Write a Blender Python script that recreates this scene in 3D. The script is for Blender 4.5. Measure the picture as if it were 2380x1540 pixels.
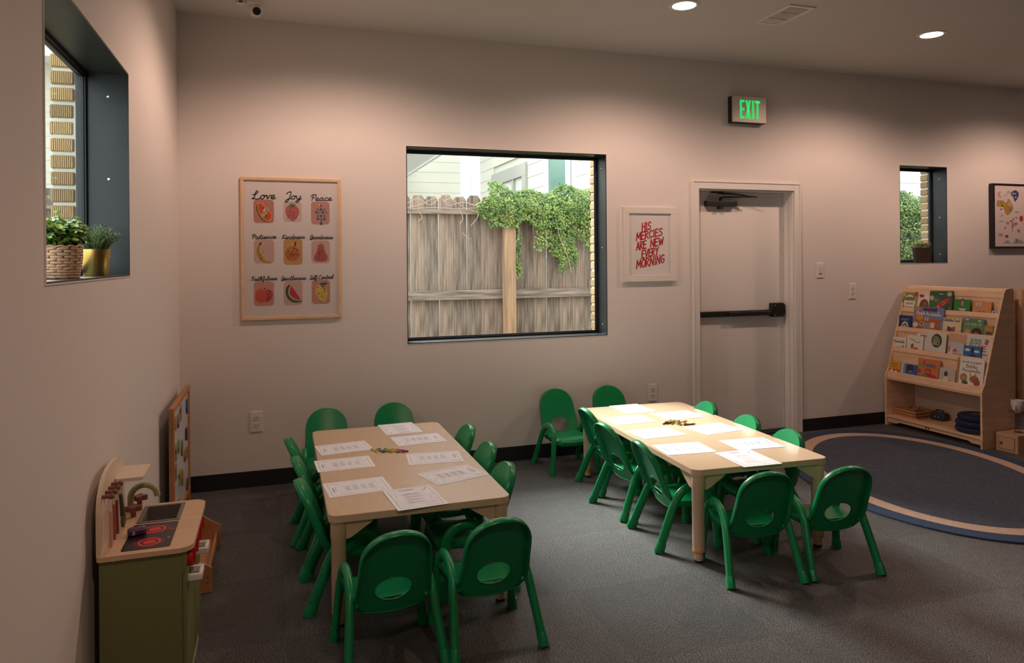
import bpy, bmesh, math, random
from mathutils import Vector, Matrix, Euler
random.seed(7)
PI = math.pi
R = math.radians
for o in list(bpy.data.objects):
    bpy.data.objects.remove(o)
scene = bpy.context.scene
COL = scene.collection

# ------------------------------------------------------------------ camera
F_PX, CY_PX = 1681.478, 604.154
YAW, ROLL, PITCH = R(18.41983), R(-0.466556), R(-0.015264)
CAM_POS = Vector((0.563601, -5.085342, 1.481397))
fwd = Vector((math.sin(YAW) * math.cos(PITCH), math.cos(YAW) * math.cos(PITCH), -math.sin(PITCH)))
r0 = Vector((math.cos(YAW), -math.sin(YAW), 0))
u0 = r0.cross(fwd)
rr = r0 * math.cos(ROLL) + u0 * math.sin(ROLL)
uu = -r0 * math.sin(ROLL) + u0 * math.cos(ROLL)
cd = bpy.data.cameras.new('camera')
cd.sensor_fit = 'HORIZONTAL'
cd.sensor_width = 36.0
cd.lens = F_PX / 2380 * 36.0
cd.shift_y = -(770 - CY_PX) / 2380
cd.clip_start = 0.02
cd.clip_end = 200
cam = bpy.data.objects.new('camera', cd)
COL.objects.link(cam)
m = Matrix((rr, uu, -fwd)).transposed().to_4x4()
m.translation = CAM_POS
cam.matrix_world = m
scene.camera = cam

# ------------------------------------------------------------------ sky, sun, exposure
SKY_STRENGTH = 2.9
SUN_STRENGTH = 7.6
SPOT_POWER = 92.0
NADIR = 0.12
SPOT_COLOR = (1.0, 0.66, 0.51)
world = bpy.data.worlds.new('sky')
scene.world = world
world.use_nodes = True
wn = world.node_tree
wn.nodes['Background'].inputs[0].default_value = (0.90, 0.96, 1.0, 1)
wn.nodes['Background'].inputs[1].default_value = SKY_STRENGTH
sd = bpy.data.lights.new('hazy_sun', 'SUN')
sd.energy = SUN_STRENGTH
sd.angle = R(26)
sd.color = (1.0, 0.97, 0.92)
sun = bpy.data.objects.new('hazy_sun', sd)
COL.objects.link(sun)
sdir = Vector((0.33, -0.93, 0)).normalized() * math.cos(R(39)) + Vector((0, 0, -math.sin(R(39))))
sun.rotation_euler = sdir.to_track_quat('-Z', 'Y').to_euler()
sun.location = (-4, 9, 9)
vs = scene.view_settings
vs.view_transform = 'Standard'
vs.look = 'None'
vs.gamma = 1.0
vs.use_curve_mapping = False
vs.exposure = 0.6

# ------------------------------------------------------------------ materials
MATS = {}
def mat(name, col, rough=0.55, metal=0.0, var=0.0, scale=20.0, bump=0.0, bscale=None, emit=None, estr=1.0,
        stretch=None, coat=0.0, spec=0.5, col2=None):
    if name in MATS:
        return MATS[name]
    mt = bpy.data.materials.new(name)
    mt.use_nodes = True
    nt = mt.node_tree
    b = nt.nodes['Principled BSDF']
    b.inputs['Base Color'].default_value = (*col, 1)
    b.inputs['Roughness'].default_value = rough
    b.inputs['Metallic'].default_value = metal
    b.inputs['Specular IOR Level'].default_value = spec
    if coat:
        b.inputs['Coat Weight'].default_value = coat
        b.inputs['Coat Roughness'].default_value = 0.05
    if emit:
        b.inputs['Emission Color'].default_value = (*emit, 1)
        b.inputs['Emission Strength'].default_value = estr
    if var or bump or col2:
        tc = nt.nodes.new('ShaderNodeTexCoord')
        mp = nt.nodes.new('ShaderNodeMapping')
        nt.links.new(tc.outputs['Object'], mp.inputs['Vector'])
        if stretch:
            mp.inputs['Scale'].default_value = stretch
        nz = nt.nodes.new('ShaderNodeTexNoise')
        nz.inputs['Scale'].default_value = scale
        nz.inputs['Detail'].default_value = 5
        nt.links.new(mp.outputs['Vector'], nz.inputs['Vector'])
        if var or col2:
            mx = nt.nodes.new('ShaderNodeMix')
            mx.data_type = 'RGBA'
            c2 = col2 if col2 else tuple(max(0, c * (1 - var)) for c in col)
            c1 = col if col2 else tuple(min(1, c * (1 + var)) for c in col)
            mx.inputs[6].default_value = (*c1, 1)
            mx.inputs[7].default_value = (*c2, 1)
            rp = nt.nodes.new('ShaderNodeMapRange')
            rp.inputs[1].default_value = 0.32
            rp.inputs[2].default_value = 0.68
            nt.links.new(nz.outputs['Fac'], rp.inputs[0])
            nt.links.new(rp.outputs[0], mx.inputs[0])
            nt.links.new(mx.outputs[2], b.inputs['Base Color'])
        if bump:
            n2 = nz
            if bscale:
                n2 = nt.nodes.new('ShaderNodeTexNoise')
                n2.inputs['Scale'].default_value = bscale
                n2.inputs['Detail'].default_value = 4
                nt.links.new(mp.outputs['Vector'], n2.inputs['Vector'])
            bp = nt.nodes.new('ShaderNodeBump')
            bp.inputs['Strength'].default_value = bump
            bp.inputs['Distance'].default_value = 0.01
            nt.links.new(n2.outputs['Fac'], bp.inputs['Height'])
            nt.links.new(bp.outputs['Normal'], b.inputs['Normal'])
    MATS[name] = mt
    return mt

def flat(col, rough=0.6):
    return mat('print_%d_%d_%d_%d' % (*[int(c * 255) for c in col], int(rough * 100)), col, rough)

M_wall = mat('painted_wall', (0.77, 0.715, 0.685), 0.75, bump=0.02, scale=250, var=0.01)
M_ceil = mat('painted_ceiling', (0.70, 0.67, 0.64), 0.8, bump=0.02, scale=220)
M_black = mat('black_vinyl', (0.012, 0.012, 0.014), 0.5)
M_frame = mat('dark_bronze_metal', (0.016, 0.020, 0.023), 0.38, var=0.25, scale=6)
M_white = mat('white_trim_paint', (0.78, 0.75, 0.72), 0.45)
M_plastic = mat('white_plastic', (0.82, 0.79, 0.75), 0.35)
M_socket = mat('socket_plastic', (0.70, 0.67, 0.64), 0.35)
M_green = mat('green_plastic', (0.004, 0.245, 0.082), 0.29, var=0.04, scale=30, bump=0.015, bscale=900)
M_tabtop = mat('maple_laminate', (0.62, 0.445, 0.29), 0.36, var=0.05, scale=9, stretch=(14, 1, 1), spec=0.5)
M_tabedge = mat('tan_edge_plastic', (0.63, 0.45, 0.31), 0.45)
M_orange = mat('amber_ring', (0.75, 0.33, 0.05), 0.4)
M_paper = mat('white_paper', (0.86, 0.85, 0.88), 0.85)
M_ink = mat('grey_ink', (0.16, 0.16, 0.20), 0.9)
M_ink2 = mat('pale_grey_ink', (0.52, 0.50, 0.54), 0.9)
M_birch = mat('birch_ply', (0.72, 0.47, 0.30), 0.5, var=0.10, scale=5, stretch=(1, 1, 6))
M_cream = mat('cream_ply', (0.74, 0.62, 0.47), 0.5, var=0.05, scale=8)
M_pine = mat('pine_wood', (0.48, 0.22, 0.09), 0.5, var=0.18, scale=6, stretch=(1, 8, 1))
M_frame_oak = mat('pale_oak_frame', (0.74, 0.50, 0.31), 0.45, var=0.08, scale=10, stretch=(1, 1, 1))
M_sage = mat('sage_green_paint', (0.185, 0.20, 0.075), 0.5)
M_fence = mat('weathered_cedar', (0.28, 0.22, 0.175), 0.85, col2=(0.07, 0.052, 0.042), scale=5, stretch=(9, 9, 0.7), bump=0.35, bscale=8)
M_fence2 = mat('pale_weathered_cedar', (0.36, 0.275, 0.215), 0.85, col2=(0.12, 0.09, 0.068), scale=5, stretch=(9, 9, 0.6), bump=0.35, bscale=8)
M_rail = mat('grey_rail_wood', (0.32, 0.26, 0.21), 0.85, col2=(0.12, 0.09, 0.07), scale=4, stretch=(0.9, 9, 9), bump=0.35, bscale=8)
M_post = mat('cedar_post_wood', (0.45, 0.29, 0.17), 0.85, col2=(0.26, 0.16, 0.095), scale=4, stretch=(9, 9, 0.7), bump=0.3)
M_siding = mat('cream_siding', (0.56, 0.54, 0.46), 0.7)
M_siding_w = mat('white_siding', (0.80, 0.80, 0.80), 0.7)
M_trimw = mat('white_house_trim', (0.80, 0.82, 0.86), 0.6)
M_trimg = mat('grey_house_trim', (0.34, 0.33, 0.29), 0.6)
M_roof = mat('grey_shingle', (0.20, 0.19, 0.18), 0.9, var=0.2, scale=8)
M_soil = mat('dark_soil', (0.03, 0.022, 0.015), 0.95, var=0.3, scale=60)
M_ground = mat('yard_ground', (0.20, 0.19, 0.12), 0.95, var=0.3, scale=4)
M_mortar = mat('pale_mortar', (0.62, 0.62, 0.55), 0.9, bump=0.2, scale=60)
M_gold = mat('brushed_gold', (0.62, 0.42, 0.13), 0.28, metal=1.0, var=0.05, scale=5, stretch=(1, 1, 0.05))
M_wicker = mat('wicker', (0.58, 0.36, 0.22), 0.6, var=0.2, scale=14)
M_brownpot = mat('brown_ceramic', (0.085, 0.05, 0.035), 0.5)
M_steel = mat('brushed_steel', (0.42, 0.39, 0.37), 0.4, metal=0.7, var=0.04, scale=40, stretch=(1, 1, 12))
M_screw = mat('bright_screw', (0.75, 0.76, 0.76), 0.3, metal=0.6)
M_darkred = mat('reddish_brown_wood', (0.20, 0.065, 0.045), 0.5)
M_red = mat('red_plastic', (0.55, 0.012, 0.02), 0.4)
M_navy = mat('navy_fabric', (0.012, 0.018, 0.06), 0.8)
M_bamboo = mat('bamboo_cane', (0.27, 0.12, 0.05), 0.5, var=0.25, scale=8, stretch=(1, 1, 0.3))

def carpet_mat(name, stretch, gain):
    mt = bpy.data.materials.new(name)
    mt.use_nodes = True
    nt = mt.node_tree
    b = nt.nodes['Principled BSDF']
    b.inputs['Roughness'].default_value = 0.6
    b.inputs['Specular IOR Level'].default_value = 0.55
    b.inputs['Sheen Weight'].default_value = 0.04; b.inputs['Sheen Roughness'].default_value = 0.45
    tc0 = nt.nodes.new('ShaderNodeTexCoord')
    tc = nt.nodes.new('ShaderNodeMapping'); tc.inputs['Scale'].default_value = stretch
    nt.links.new(tc0.outputs['Object'], tc.inputs['Vector'])
    n1 = nt.nodes.new('ShaderNodeTexNoise'); n1.inputs['Scale'].default_value = 150; n1.inputs['Detail'].default_value = 6
    n1.inputs['Roughness'].default_value = 0.82
    n2 = nt.nodes.new('ShaderNodeTexNoise'); n2.inputs['Scale'].default_value = 14; n2.inputs['Detail'].default_value = 3
    cr = nt.nodes.new('ShaderNodeValToRGB')
    cr.color_ramp.elements[0].position = 0.49; cr.color_ramp.elements[0].color = (0.004, 0.0038, 0.0036, 1)
    cr.color_ramp.elements[1].position = 0.62; cr.color_ramp.elements[1].color = (0.60 * gain, 0.59 * gain, 0.585 * gain, 1)
    mx = nt.nodes.new('ShaderNodeMix'); mx.data_type = 'RGBA'; mx.blend_type = 'MULTIPLY'; mx.inputs[0].default_value = 0.5
    bp = nt.nodes.new('ShaderNodeBump'); bp.inputs['Strength'].default_value = 0.35; bp.inputs['Distance'].default_value = 0.004
    nt.links.new(tc.outputs['Vector'], n1.inputs['Vector']); nt.links.new(tc.outputs['Vector'], n2.inputs['Vector'])
    nt.links.new(n1.outputs['Fac'], cr.inputs[0])
    nt.links.new(cr.outputs[0], mx.inputs[6]); nt.links.new(n2.outputs['Fac'], mx.inputs[7])
    nt.links.new(mx.outputs[2], b.inputs['Base Color'])
    nt.links.new(n1.outputs['Fac'], bp.inputs['Height']); nt.links.new(bp.outputs['Normal'], b.inputs['Normal'])
    return mt
M_carpet = carpet_mat('charcoal_carpet', (1.0, 2.2, 1.0), 1.0)
M_carpet2 = carpet_mat('charcoal_carpet_quarter_turned', (2.2, 1.0, 1.0), 0.80)
def pile_mat(name, c1, c2):
    return mat(name, c1, 0.95, col2=c2, scale=55, bump=0.4, bscale=260, spec=0.15)
M_rugblue = pile_mat('slate_blue_pile', (0.105, 0.115, 0.15), (0.07, 0.078, 0.105))
M_rugedge = pile_mat('blue_border_pile', (0.06, 0.085, 0.15), (0.045, 0.065, 0.115))
M_rugpeach = pile_mat('peach_stripe_pile', (0.66, 0.46, 0.35), (0.55, 0.38, 0.28))

def glass_mat(name, tint=(1, 1, 1), amount=0.5):
    mt = bpy.data.materials.new(name)
    mt.use_nodes = True
    nt = mt.node_tree
    nt.nodes.remove(nt.nodes['Principled BSDF'])
    out = nt.nodes['Material Output']
    t = nt.nodes.new('ShaderNodeBsdfTransparent'); t.inputs[0].default_value = (*tint, 1)
    g = nt.nodes.new('ShaderNodeBsdfGlossy'); g.inputs['Roughness'].default_value = 0.02
    f = nt.nodes.new('ShaderNodeLayerWeight'); f.inputs[0].default_value = 0.5
    pw = nt.nodes.new('ShaderNodeMath'); pw.operation = 'POWER'; pw.inputs[1].default_value = 4.0
    ml = nt.nodes.new('ShaderNodeMath'); ml.operation = 'MULTIPLY_ADD'; ml.inputs[1].default_value = amount * 0.9; ml.inputs[2].default_value = 0.045 * amount
    mx = nt.nodes.new('ShaderNodeMixShader')
    nt.links.new(f.outputs['Facing'], pw.inputs[0]); nt.links.new(pw.outputs[0], ml.inputs[0]); nt.links.new(ml.outputs[0], mx.inputs[0])
    nt.links.new(t.outputs[0], mx.inputs[1]); nt.links.new(g.outputs[0], mx.inputs[2])
    nt.links.new(mx.outputs[0], out.inputs[0])
    return mt
M_glass = glass_mat('window_glass', (0.97, 0.99, 0.98), 0.6)
M_picglass = glass_mat('picture_glass', (1, 1, 1), 0.9)
M_clear = glass_mat('clear_plastic', (0.86, 0.84, 0.82), 1.6)

def brick_mat():
    mt = bpy.data.materials.new('ribbed_tan_brick')
    mt.use_nodes = True
    nt = mt.node_tree
    b = nt.nodes['Principled BSDF']; b.inputs['Roughness'].default_value = 0.9
    tc = nt.nodes.new('ShaderNodeTexCoord')
    oi = nt.nodes.new('ShaderNodeObjectInfo')
    sp = nt.nodes.new('ShaderNodeSeparateXYZ'); nt.links.new(tc.outputs['Object'], sp.inputs[0])
    ad = nt.nodes.new('ShaderNodeMath'); nt.links.new(sp.outputs[0], ad.inputs[0]); nt.links.new(sp.outputs[1], ad.inputs[1])
    cb = nt.nodes.new('ShaderNodeCombineXYZ'); nt.links.new(ad.outputs[0], cb.inputs[0])
    wv = nt.nodes.new('ShaderNodeTexWave'); wv.inputs['Scale'].default_value = 42; wv.inputs['Distortion'].default_value = 0.35
    wv.inputs['Detail'].default_value = 3
    nz = nt.nodes.new('ShaderNodeTexNoise'); nz.inputs['Scale'].default_value = 45; nt.links.new(tc.outputs['Object'], nz.inputs['Vector'])
    ad2 = nt.nodes.new('ShaderNodeVectorMath'); ad2.operation = 'ADD'
    sc = nt.nodes.new('ShaderNodeVectorMath'); sc.operation = 'SCALE'; sc.inputs['Scale'].default_value = 0.004
    nt.links.new(nz.outputs['Color'], sc.inputs[0]); nt.links.new(cb.outputs[0], ad2.inputs[0]); nt.links.new(sc.outputs[0], ad2.inputs[1])
    nt.links.new(ad2.outputs[0], wv.inputs['Vector'])
    cr = nt.nodes.new('ShaderNodeValToRGB')
    cr.color_ramp.elements[0].position = 0.05; cr.color_ramp.elements[0].color = (0.22, 0.12, 0.055, 1)
    cr.color_ramp.elements[1].position = 0.4; cr.color_ramp.elements[1].color = (0.62, 0.42, 0.20, 1)
    nt.links.new(wv.outputs['Fac'], cr.inputs[0])
    hs = nt.nodes.new('ShaderNodeHueSaturation')
    mr = nt.nodes.new('ShaderNodeMapRange'); mr.inputs[3].default_value = 0.75; mr.inputs[4].default_value = 1.15
    nt.links.new(oi.outputs['Random'], mr.inputs[0]); nt.links.new(mr.outputs[0], hs.inputs['Value'])
    nt.links.new(cr.outputs[0], hs.inputs['Color']); nt.links.new(hs.outputs[0], b.inputs['Base Color'])
    bp = nt.nodes.new('ShaderNodeBump'); bp.inputs['Strength'].default_value = 0.9; bp.inputs['Distance'].default_value = 0.004
    nt.links.new(wv.outputs['Fac'], bp.inputs['Height']); nt.links.new(bp.outputs[0], b.inputs['Normal'])
    return mt
M_brick = brick_mat()

def leaf_mat(name, c1, c2, scale=9):
    mt = mat(name, c1, 0.5, col2=c2, scale=scale)
    b = mt.node_tree.nodes['Principled BSDF']
    b.inputs['Subsurface Weight'].default_value = 0.0
    return mt
M_leaf = leaf_mat('fig_leaf', (0.26, 0.36, 0.08), (0.06, 0.14, 0.035))
M_leaf_b = leaf_mat('bright_leaf', (0.40, 0.52, 0.09), (0.06, 0.20, 0.06), 30)
M_leaf_r = leaf_mat('rosemary_leaf', (0.24, 0.33, 0.13), (0.06, 0.12, 0.05), 30)
M_leaf_s = leaf_mat('succulent_leaf', (0.46, 0.45, 0.18), (0.2, 0.22, 0.09), 30)
M_twig = mat('dry_twig', (0.42, 0.30, 0.22), 0.9)

# ------------------------------------------------------------------ mesh builder
class B:
    def __init__(s):
        s.v = []; s.f = []; s.m = []; s.cur = 0
    def add(s, vs, fs):
        n = len(s.v)
        s.v += [tuple(v) for v in vs]
        s.f += [tuple(i + n for i in f) for f in fs]
        s.m += [s.cur] * len(fs)
        return s
    def box(s, x0, x1, y0, y1, z0, z1):
        vs = [(x0, y0, z0), (x1, y0, z0), (x1, y1, z0), (x0, y1, z0), (x0, y0, z1), (x1, y0, z1), (x1, y1, z1), (x0, y1, z1)]
        return s.add(vs, [(0, 3, 2, 1), (4, 5, 6, 7), (0, 1, 5, 4), (1, 2, 6, 5), (2, 3, 7, 6), (3, 0, 4, 7)])
    def prism(s, poly, a0, a1, axis='z'):
        """poly: list of 2-D points (counter-clockwise); extruded along axis from a0 to a1"""
        n = len(poly)
        def P(p, a):
            if axis == 'z': return (p[0], p[1], a)
            if axis == 'y': return (p[0], a, p[1])
            return (a, p[0], p[1])
        vs = [P(p, a0) for p in poly] + [P(p, a1) for p in poly]
        fs = [tuple(range(n - 1, -1, -1)), tuple(range(n, 2 * n))]
        fs += [(i, (i + 1) % n, n + (i + 1) % n, n + i) for i in range(n)]
        return s.add(vs, fs)
    def lathe(s, prof, n=24, cx=0, cy=0, sx=1, sy=1, cap=True):
        vs = []; fs = []
        for (r, z) in prof:
            for k in range(n):
                a = 2 * PI * k / n
                vs.append((cx + r * sx * math.cos(a), cy + r * sy * math.sin(a), z))
        for i in range(len(prof) - 1):
            for k in range(n):
                fs.append((i * n + k, i * n + (k + 1) % n, (i + 1) * n + (k + 1) % n, (i + 1) * n + k))
        if cap:
            fs.append(tuple(range(n - 1, -1, -1)))
            fs.append(tuple((len(prof) - 1) * n + k for k in range(n)))
        return s.add(vs, fs)
    def tube(s, path, rad, n=10, axis=None, ry=None, cap=True):
        """sweep; axis = fixed side vector; rad along the side vector, ry along the other"""
        path = [Vector(p) for p in path]
        N = len(path)
        if not isinstance(rad, (list, tuple)): rad = [rad] * N
        if ry is None: ry = rad
        if not isinstance(ry, (list, tuple)): ry = [ry] * N
        vs = []; fs = []
        side = Vector(axis) if axis else None
        for i, p in enumerate(path):
            t = (path[min(i + 1, N - 1)] - path[max(i - 1, 0)]).normalized()
            if side is None:
                side = t.cross(Vector((0, 0, 1)))
                if side.length < 1e-3: side = Vector((1, 0, 0))
            sd_ = (side - t * side.dot(t)).normalized()
            if not axis: side = sd_
            up = t.cross(sd_)
            for k in range(n):
                a = 2 * PI * k / n
                vs.append(p + sd_ * (rad[i] * math.cos(a)) + up * (ry[i] * math.sin(a)))
        for i in range(N - 1):
            for k in range(n):
                fs.append((i * n + k, i * n + (k + 1) % n, (i + 1) * n + (k + 1) % n, (i + 1) * n + k))
        if cap:
            fs.append(tuple(range(n - 1, -1, -1)))
            fs.append(tuple((N - 1) * n + k for k in range(n)))
        return s.add(vs, fs)
    def ball(s, c, r, n=12, mrings=8):
        c = Vector(c)
        if not isinstance(r, (tuple, list)): r = (r, r, r)
        prof = []
        vs = [(c.x, c.y, c.z - r[2])]; fs = []
        for i in range(1, mrings):
            ph = -PI / 2 + PI * i / mrings
            for k in range(n):
                a = 2 * PI * k / n
                vs.append((c.x + r[0] * math.cos(ph) * math.cos(a), c.y + r[1] * math.cos(ph) * math.sin(a), c.z + r[2] * math.sin(ph)))
        vs.append((c.x, c.y, c.z + r[2]))
        for k in range(n): fs.append((0, 1 + (k + 1) % n, 1 + k))
        for i in range(mrings - 2):
            for k in range(n):
                a = 1 + i * n
                fs.append((a + k, a + (k + 1) % n, a + n + (k + 1) % n, a + n + k))
        a = 1 + (mrings - 2) * n
        for k in range(n): fs.append((a + k, a + (k + 1) % n, len(vs) - 1))
        return s.add(vs, fs)
    def mesh(s, name, mats, smooth=False):
        me = bpy.data.meshes.new(name)
        me.from_pydata(s.v, [], s.f)
        if not isinstance(mats, (list, tuple)): mats = [mats]
        for mm in mats: me.materials.append(mm)
        for p, mi in zip(me.polygons, s.m):
            p.material_index = mi
        if smooth:
            for p in me.polygons: p.use_smooth = True
            me.update()
            try: me.set_sharp_from_angle(angle=R(38))
            except Exception: pass
        me.validate()
        me.update()
        return me
    def build(s, name, mats, parent=None, smooth=False, bevel=0, loc=None, rot=None):
        o = bpy.data.objects.new(name, s.mesh(name, mats, smooth))
        COL.objects.link(o)
        if parent: o.parent = parent
        if loc: o.location = loc
        if rot: o.rotation_euler = rot
        if bevel:
            bv = o.modifiers.new('bevel', 'BEVEL')
            bv.width = bevel; bv.segments = 2; bv.limit_method = 'ANGLE'; bv.angle_limit = R(40)
        return o

def link_mesh(name, me, parent=None, loc=None, rot=None):
    o = bpy.data.objects.new(name, me)
    COL.objects.link(o)
    if parent: o.parent = parent
    if loc: o.location = loc
    if rot: o.rotation_euler = rot
    return o
def thing(name, label, cat, loc=(0, 0, 0), rot=(0, 0, 0), group=None):
    o = bpy.data.objects.new(name, None)
    o.empty_display_size = 0.05
    COL.objects.link(o)
    o.location = loc; o.rotation_euler = rot
    return tag(o, label, cat, group)
def tag(o, label, cat, group=None, kind=None):
    o['label'] = label; o['category'] = cat
    if group: o['group'] = group
    if kind: o['kind'] = kind
    return o
def struct(o, label, cat):
    o['kind'] = 'structure'; o['label'] = label; o['category'] = cat
    return o
def struct_empty(name, label, cat):
    o = bpy.data.objects.new(name, None); COL.objects.link(o)
    return struct(o, label, cat)
def copy_tree(src, parent=None):
    c = src.copy(); COL.objects.link(c); c.parent = parent
    for ch in list(src.children):
        copy_tree(ch, c)
    return c

def rrect(x0, x1, y0, y1, r, n=5):
    pts = []
    for (cx, cy, a0) in ((x1 - r, y0 + r, -90), (x1 - r, y1 - r, 0), (x0 + r, y1 - r, 90), (x0 + r, y0 + r, 180)):
        for k in range(n + 1):
            a = R(a0 + 90 * k / n)
            pts.append((cx + r * math.cos(a), cy + r * math.sin(a)))
    return pts
def ell(cx, cy, rx, ry, n=18, rot=0):
    c, s_ = math.cos(rot), math.sin(rot)
    return [(cx + rx * math.cos(2 * PI * k / n) * c - ry * math.sin(2 * PI * k / n) * s_,
             cy + rx * math.cos(2 * PI * k / n) * s_ + ry * math.sin(2 * PI * k / n) * c) for k in range(n)]
def smooth_path(pts, sub=5):
    if len(pts) < 3: return list(pts)
    out = []
    P = [pts[0]] + list(pts) + [pts[-1]]
    for i in range(1, len(P) - 2):
        p0, p1, p2, p3 = P[i - 1], P[i], P[i + 1], P[i + 2]
        for k in range(sub):
            t = k / sub
            out.append(tuple(0.5 * ((2 * b) + (-a + c) * t + (2 * a - 5 * b + 4 * c - d) * t * t + (-a + 3 * b - 3 * c + d) * t ** 3)
                             for a, b, c, d in zip(p0, p1, p2, p3)))
    out.append(tuple(pts[-1]))
    return out

# flat prints: shapes in the (u, v) plane facing local -Y, laid at y = -h
class Print(B):
    def poly(s, pts, h=0.0004, T=lambda u, v: (u, v)):
        q = [T(*p) for p in pts]
        a = sum(q[i][0] * q[(i + 1) % len(q)][1] - q[(i + 1) % len(q)][0] * q[i][1] for i in range(len(q)))
        if a < 0: q = q[::-1]
        return s.add([(p[0], -h, p[1]) for p in q], [tuple(range(len(q)))])
    def stroke(s, pts, w, h=0.0008, T=lambda u, v: (u, v)):
        q = [Vector(T(*p)) for p in pts]
        N = len(q); vs = []; fs = []
        for i in range(N):
            t = q[min(i + 1, N - 1)] - q[max(i - 1, 0)]
            if t.length < 1e-9: t = Vector((1, 0))
            t.normalize()
            nrm = Vector((-t.y, t.x)) * w / 2
            e = t * (w / 2) * (-1 if i == 0 else (1 if i == N - 1 else 0))
            a, b = q[i] + e + nrm, q[i] + e - nrm
            vs += [(a.x, -h, a.y), (b.x, -h, b.y)]
        for i in range(N - 1):
            fs.append((2 * i + 1, 2 * i + 3, 2 * i + 2, 2 * i))
        return s.add(vs, fs)

CAPS = {
 'H': [[(0, 0), (.02, 1)], [(.5, 0), (.5, 1)], [(0, .5), (.5, .54)]], 'I': [[(.10, 0), (.10, 1)], [(.10, 0), (.11, .02)]],
 'S': ['s', [(.5, .85), (.3, 1), (.06, .82), (.12, .6), (.4, .42), (.46, .15), (.22, 0), (0, .12)]],
 'M': [[(0, 0), (.08, 1), (.33, .3), (.6, 1), (.66, 0)]], 'E': [[(.42, 1), (0, 1), (0, 0), (.44, .02)], [(0, .52), (.36, .54)]],
 'R': ['s', [(0, 0), (0, .5), (0, 1)], [(0, 1), (.36, .95), (.4, .7), (.02, .48)], [(.1, .5), (.3, .22), (.48, 0)]],
 'C': ['s', [(.48, .85), (.3, 1), (.06, .75), (.03, .3), (.22, 0), (.48, .14)]],
 'A': [[(0, 0), (.26, 1), (.52, 0)], [(.1, .34), (.43, .36)]], 'N': [[(0, 0), (.04, 1), (.46, 0), (.5, 1)]],
 'W': [[(0, 1), (.16, 0), (.34, .75), (.52, 0), (.68, 1)]], 'V': [[(0, 1), (.24, 0), (.5, 1)]],
 'Y': [[(0, 1), (.25, .5), (.5, 1)], [(.25, .5), (.2, 0)]],
 'O': ['s', [(.25, 1), (.03, .75), (.03, .25), (.25, 0), (.48, .25), (.48, .75), (.25, 1)]],
 'G': ['s', [(.48, .85), (.28, 1), (.05, .72), (.04, .28), (.25, 0), (.48, .2), (.48, .48), (.28, .48)]],
 'D': ['s', [(0, 0), (0, .5), (0, 1)], [(0, 1), (.38, .85), (.44, .35), (0, 0)]], 'T': [[(0, 1), (.5, 1)], [(.25, 1), (.25, 0)]],
 'B': ['s', [(0, 0), (0, .5), (0, 1)], [(0, 1), (.34, .9), (.3, .58), (.02, .53)], [(.02, .53), (.42, .4), (.36, .06), (0, 0)]],
 'L': [[(0, 1), (0, 0), (.42, 0)]], 'J': ['s', [(.4, 1), (.4, .3), (.25, 0), (.02, .14)]], 'U': ['s', [(0, 1), (0, .3), (.22, 0), (.44, .3), (.44, 1)]],
 'F': [[(.42, 1), (0, 1), (0, 0)], [(0, .52), (.34, .54)]], 'Z': [[(0, 1), (.45, 1), (0, 0), (.45, 0)]],
 'X': [[(0, 0), (.5, 1)], [(0, 1), (.5, 0)]], 'K': [[(0, 0), (0, 1)], [(.45, 1), (.03, .48), (.48, 0)]], 'P': ['s', [(0, 0), (0, .5), (0, 1)], [(0, 1), (.38, .92), (.38, .6), (.02, .48)]],
}
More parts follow.
